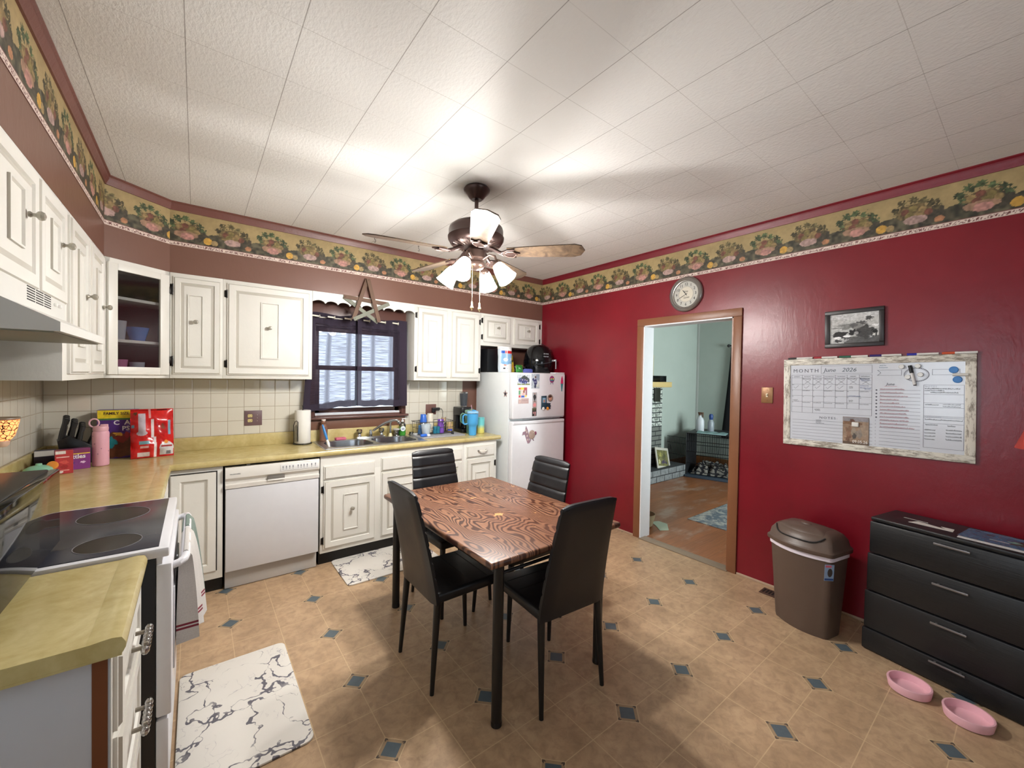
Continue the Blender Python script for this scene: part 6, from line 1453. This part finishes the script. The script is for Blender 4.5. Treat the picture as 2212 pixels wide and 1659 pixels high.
solo('blue_clip_rack', b, M('5b66b4', .45), 'small periwinkle blue comb shaped tray at the front edge of the fridge top', 'tray', (2.865, 3.47, ZF))
af = thing('air_fryer', 'glossy black egg shaped air fryer with a silver handle on the fridge', 'air fryer', (3.175, 3.60, ZF), math.radians(28))
R_ = Matrix.Rotation(math.radians(0), 4, 'X')
b = MB(); b.lathe([(.120, 0), (.150, .012), (.170, .07), (.176, .12), (.170, .18), (.150, .245), (.118, .295), (.075, .325), (0, .335)], seg=40, sy=1.0); part('body', b, M('0e0f12', .10), af)
b = MB()
for i in range(25):
    pass
P = [(.1755*math.cos(t)*1.0, .1755*math.sin(t)*1.0, .135+.035*math.sin((t+PI/2)*1.0)) for t in [(-PI*.95)+PI*.9*i/24 for i in range(25)]]; b.tube(P, .0018, 5); part('drawer_seam', b, M('5d6066', .3), af)
b = MB(); b.prism([(-.014, .05), (.014, .05), (.017, .16), (-.017, .16)], -.225, -.212, 'y', 0, .004); b.box(-.012, .012, -.215, -.165, .135, .158, 0, .004); part('handle', b, M('85858a', .3, .7), af)
b = MB()
for r_ in range(2):
    for c_ in range(3): b.box(-.060+.030*c_, -.042+.030*c_, -.165+.0, -.160, .212-.030*r_, .226-.030*r_, 0, .002)
dpl = part('display_icons', b, M('a0a4ac', .4), af, loc=(-.03, .008, .0), rot=(math.radians(0), 0, math.radians(-22)))
b = MB(); b.lathe([(.062, 0), (.068, .004), (.066, .010), (.045, .006), (.02, .010), (0, .010)], (0, 0, 0), 28, 0, Matrix.Translation((.035, -.075, .305)) @ Matrix.Rotation(math.radians(34), 4, 'X')); part('top_vent', b, M('4a3c40', .35), af)

# ================================================================== living room contents
def brick(c0, c1, mort, sw, sh, axis):
    g = G('brick_'+axis+c0); c = g.co(); x, y, z = g.sep(c); u = x
    row = g.m('FLOOR', z/sh); uu = u/sw+row*.5; a = g.m('ABSOLUTE', g.m('WRAP', uu, .5, -.5))*sw; v = g.m('ABSOLUTE', g.m('WRAP', z/sh, .5, -.5))*sh
    a2 = g.m('ABSOLUTE', g.m('WRAP', uu+.5, .5, -.5))*sw; d_ = g.m('MINIMUM', a2, g.m('ABSOLUTE', g.m('WRAP', z/sh+.0, .5, -.5))*sh)
    mo = d_ < .0065; n = g.noise(c, 26, 4, .6); base = g.mix(g.ramp(n, [(.38, 0), (.6, 1)]), c0, c1); base = g.mix(mo, base, mort)
    g.bump(g.m('MINIMUM', d_, .012)*60, .5, .006); return g.set(color=base, rough=.75)
fp = thing('fireplace', 'painted grey and white brick fireplace with a raised brick hearth', 'fireplace', (0, 0, 0))
b = MB(); b.box(3.62, 6.165, 3.400, LY1-.002, 0, .188, 0, .004); part('hearth', b, brick('6e7274', '828688', '2c2e32', .21, .094, 'hearth'), fp)
b = MB(); b.box(3.62, 4.55, 3.62, LY1-.002, .188, 1.405); b.box(5.46, 5.805, 3.62, LY1-.002, .188, 1.405); b.box(4.55, 5.46, 3.62, LY1-.002, .86, 1.405); b.box(4.55, 5.46, 3.76, LY1-.002, .188, .86, 1)
def chim():
    g = G('brick_breast'); c = g.co(); x, y, z = g.sep(c); sh, sw = .072, .205
    row = g.m('FLOOR', z/sh); uu = x/sw+row*.5; d_ = g.m('MINIMUM', g.m('ABSOLUTE', g.m('WRAP', uu, .5, -.5))*sw, g.m('ABSOLUTE', g.m('WRAP', z/sh, .5, -.5))*sh)
    mo = d_ < .0075; n = g.noise(c, 24, 5, .65); white = g.mix(g.ramp(n, [(.42, 0), (.58, 1)]), 'c9cfc8', '6a726c'); grey = g.mix(n, '5c605c', '727670')
    base = g.mix(g.m('GREATER_THAN', z, .80), grey, white); base = g.mix(mo, base, '23262a'); g.bump(g.m('MINIMUM', d_, .012)*60, .5, .006); return g.set(color=base, rough=.75)
part('chimney_breast', b, [chim(), M('0a0a0b', .8)], fp)
b = MB(); b.box(3.62, 5.875, 3.50, LY1-.002, 1.406, 1.487, 0, .006); part('mantel', b, M('c8b078', .5), fp, 'raw pale wood mantel beam')
b = MB(); b.box(5.565, 5.725, 3.600, 3.619, 1.18, 1.392, 0, .003); part('metal_plate', b, M('24261f', .5), fp, 'dark metal plate on the bricks')
b = MB(); b.box(5.64, 5.815, 3.56, 3.70, 1.488, 1.582, 0, .004); b.ball((5.70, 3.559, 1.53), (.03, .004, .03), 0, 14); solo('speaker_box', b, M('0c0e12', .25), 'small black box on the right end of the wooden mantel', 'speaker')
pa = thing('leaning_picture', 'pale framed picture standing on the mantel, cut off by the door jamb', 'picture', (5.06, 3.700, 1.488)); b = MB()
for q_ in ((0, .62, 0, .05), (0, .62, .37, .42), (0, .05, .05, .37), (.57, .62, .05, .37)): b.box(q_[0], q_[1], 0, .02, q_[2], q_[3], 0, .003)
part('frame', b, M('b4b094', .5), pa); card('canvas', .53, .33, paint((108, 116, 112), [('e', .5, .4, .4, .3, (84, 92, 92), .4)], .1), pa, (.045, .010, .045), n=20)
b = MB(); b.box(.03, .59, .018, .022, .03, .39); part('backing', b, DARKP, pa)
pl = thing('framed_picture', 'white framed colourful picture leaning on the brick hearth', 'picture', (5.49, 3.470, .191), rot=(math.radians(-16), math.radians(9), 0)); b = MB()
for q_ in ((0, .36, 0, .04), (0, .36, .28, .32), (0, .035, .04, .28), (.325, .36, .04, .28)): b.box(q_[0], q_[1], 0, .018, q_[2], q_[3], 0, .003)
part('frame', b, M('b8b5aa', .5), pl); card('picture_print', .30, .25, paint((110, 108, 70), [('e', .3, .7, .2, .2, (150, 146, 84), .5), ('e', .65, .6, .25, .25, (84, 84, 60), .5), ('e', .55, .3, .25, .2, (70, 60, 84), .5), ('e', .2, .3, .12, .25, (190, 186, 140), .5), ('e', .8, .25, .1, .15, (60, 54, 70), .4)], .3, 16), pl, (.03, .008, .035), n=50)
b = MB(); b.box(.02, .34, .012, .018, .02, .30); part('backing', b, DARKP, pl)
# dog crate: thin black wire box with solid side, tray, blanket
CA = math.radians(17)
def CP(x, y): return (6.150+x*math.cos(CA)-y*math.sin(CA), 3.395+x*math.sin(CA)+y*math.cos(CA))
dc = thing('dog_crate', 'large black wire dog crate in the corner of the next room', 'dog crate', (6.150, 3.395, 0), CA); WB = M('101014', .4, .3)
kx0, kx1, ky0, ky1, kz = 0, .76, -.62, 0, .685
def wires(b, fx, n, m): pass
b = MB(); r_ = .0045
for z in (.03, .22, .40, .56, kz): b.tube([(kx0, ky0, z), (kx1, ky0, z), (kx1, ky1, z), (kx0, ky1, z)], r_*1.3, 5, closed=True)
for (x, y) in ((kx0, ky0), (kx1, ky0), (kx1, ky1), (kx0, ky1)): b.cyl((x, y, .01), (x, y, kz), .007, seg=6)
part('frame', b, WB, dc)
b = MB()
for i in range(1, 22): y = ky0+(ky1-ky0)*i/24; b.cyl((kx1, y, .03), (kx1, y, kz), .0028, seg=4)
part('wire_panel', b, WB, dc, 'rear wires')
b = MB()
for i in range(1, 24): x = kx0+(kx1-kx0)*i/24; b.cyl((x, ky0, .03), (x, ky0, kz), .0028, seg=4)
part('wire_panel', b, WB, dc, 'near side wires')
b = MB(); b.box(kx0+.01, kx1, ky1-.004, ky1, .02, kz); part('side_panel', b, M('16171c', .6), dc, 'dark solid side cover')
b = MB(); b.box(kx0, kx1, ky0, ky1, kz, kz+.006, 0, .002); part('top_panel', b, M('26282c', .5), dc)
b = MB()
for i in range(1, 20): y = ky0+(ky1-ky0)*i/20; b.cyl((kx0, y, .40), (kx0, y, kz), .0025, seg=4)
part('wire_panel', b, WB, dc, 'upper front wires')
b = MB(); b.box(kx0-.06, kx1, ky0-.03, ky1+.01, .0, .035, 0, .006); part('tray', b, M('3e4a58', .4), dc, 'slate blue plastic tray')
b = MB(); DP = lambda t, z: (.292*t+.026, .956*t+.008, z)
for z in (.12, .32, .50, .60): b.tube([DP(0, z), DP(.33, z)], .004, 5)
for i in range(16): b.cyl(DP(.022*i, .12), DP(.022*i, .60), .0026, seg=4)
b.tube([DP(.27, .38), DP(.31, .38), DP(.31, .46), DP(.27, .46)], .004, 5, closed=True); part('door', b, WB, dc, 'open wire door swung towards the hearth')
def blanket(u, v):
    x = kx0+.03+.55*v; y = ky0+.03+(ky1-ky0-.09)*u; ed = min(1, 8*min(u, 1-u))*min(1, 6*min(v, 1-v))
    h = .05+.14*ed*(.35+.65*abs(math.sin(u*9+v*5+math.sin(v*11))))+.03*ed*math.sin(u*31+v*17)
    return (x, y, h)
def plaid():
    g = G('plaid_blanket'); c = g.co(); x, y, z = g.sep(c); n = g.noise(c, 5, 2)
    a = g.m('SINE', (y+n*.25)*62) > .35; b2 = g.m('SINE', (x+z+n*.25)*70) > .55
    return g.set(color=g.mix(g.m('MAXIMUM', a, b2), 'a8a49c', '35343a'), rough=.9)
b = MB(); b.sheet(blanket, 40, 24, 0, .01); solo('blanket', b, plaid(), 'grey and black plaid blanket bunched in the dog crate', 'blanket', (6.150, 3.395, 0), CA)
def fold(u, v): return (kx0+.02+.26*v, -.56+.42*u, kz+.012+.022*(1-abs(2*v-1)**3)*(.6+.4*abs(math.sin(u*7+1)))+.004*math.sin(u*23+v*5))
b = MB(); b.sheet(fold, 30, 12, 0, .008); b.box(kx0+.02, kx0+.27, -.55, -.15, kz+.0065, kz+.014, 0, .003); solo('folded_pad', b, M('a8c8c8', .7), 'pale aqua folded pads on top of the dog crate', 'pads', (6.150, 3.395, 0), CA)
sb2 = thing('spray_bottle', 'white spray bottle with a brown trigger on the dog crate', 'bottle', (*CP(.34, -.13), kz+.0065))
b = MB(); b.lathe([(.060, 0), (.066, .01), (.066, .17), (.05, .21), (.024, .24), (.022, .26), (0, .26)], seg=20, sx=.8); part('body', b, M('c8ccd2', .4), sb2); b = MB(); b.lathe([(.026, .26), (.026, .285), (0, .285)], seg=12); b.box(-.02, .02, -.05, .03, .285, .31, 0, .006); b.box(-.008, .008, -.052, -.038, .23, .29, 0, .003); part('trigger', b, M('5e4230', .5), sb2)
sb3 = thing('spray_bottle', 'grey and blue spray bottle behind the aqua pads on the crate', 'bottle', (*CP(.36, -.29), kz+.0065))
b = MB(); b.lathe([(.045, 0), (.048, .01), (.048, .15), (.026, .20), (0, .20)], seg=18); part('body', b, M('8d949c', .35), sb3); b = MB(); b.lathe([(.026, .20), (.03, .22), (.034, .26), (.02, .29), (0, .29)], seg=14); part('trigger', b, M('1f3f7c', .4), sb3)
# black floor length curtain and rod on the far wall
b = MB()
def drape(u, v): return (7.145-.02*math.sin(u*26)-.01*math.sin(u*11+v*3), 3.19-.55*u+.13*(1-v)**1.3*(1-u), .55+1.54*v) if True else None
b.sheet(drape, 60, 20, 0, .004); solo('window_curtain', b, M('0c0c12', .8), 'long black curtain on the far wall of the next room', 'curtain')
b = MB(); b.cyl((7.13, 3.215, 2.115), (7.13, 2.3, 2.115), .011, seg=10); b.ball((7.13, 3.225, 2.115), .026, 0, 12); b.cyl((7.13, 3.15, 2.115), (7.199, 3.15, 2.115), .006, seg=8); b.cyl((7.13, 2.35, 2.115), (7.199, 2.35, 2.115), .006, seg=8); solo('curtain_rod', b, DARKP, 'black curtain rod with a round finial in the next room', 'curtain rod')
def rugm():
    g = G('faded_oriental_rug'); c = g.co(); n = g.noise(c, 9, 6, .7, 1); v = g.voro(c, 16); base = g.mix(g.ramp(n, [(.42, 0), (.56, 1)]), 'a8aba4', '5a6874'); base = g.mix(g.m('MULTIPLY', v < .28, .5), base, '89908e'); return g.set(color=base, rough=.95)
b = MB(); b.box(4.255, 6.0, .55, 2.315, .0004, .009, 0, .003); solo('area_rug', b, rugm(), 'faded grey and blue patterned rug on the wood floor', 'rug')
po = thing('planter', 'tan round pot just inside the next room by the left jamb', 'pot', (3.70, 2.475, .0005))
b = MB(); b.lathe([(.06, 0), (.075, .01), (.098, .10), (.105, .13), (.098, .13), (.09, .10), (.06, .03), (0, .03)], seg=28); part('pot', b, M('9a8a6c', .6), po); 
b = MB(); b.prism(rrect(3.60, 3.90, 2.30, 2.62, .03), .0002, .0005, 'z'); 
b = MB(); b.prism([(3.78, 2.25), (3.93, 2.36), (3.93, 2.46), (3.84, 2.50), (3.80, 2.42), (3.70, 2.30)], .0004, .004, 'z'); solo('crumpled_cloth', b, M('a9b8a4', .8), 'small pale green cloth on the floor beside the round pot', 'cloth')
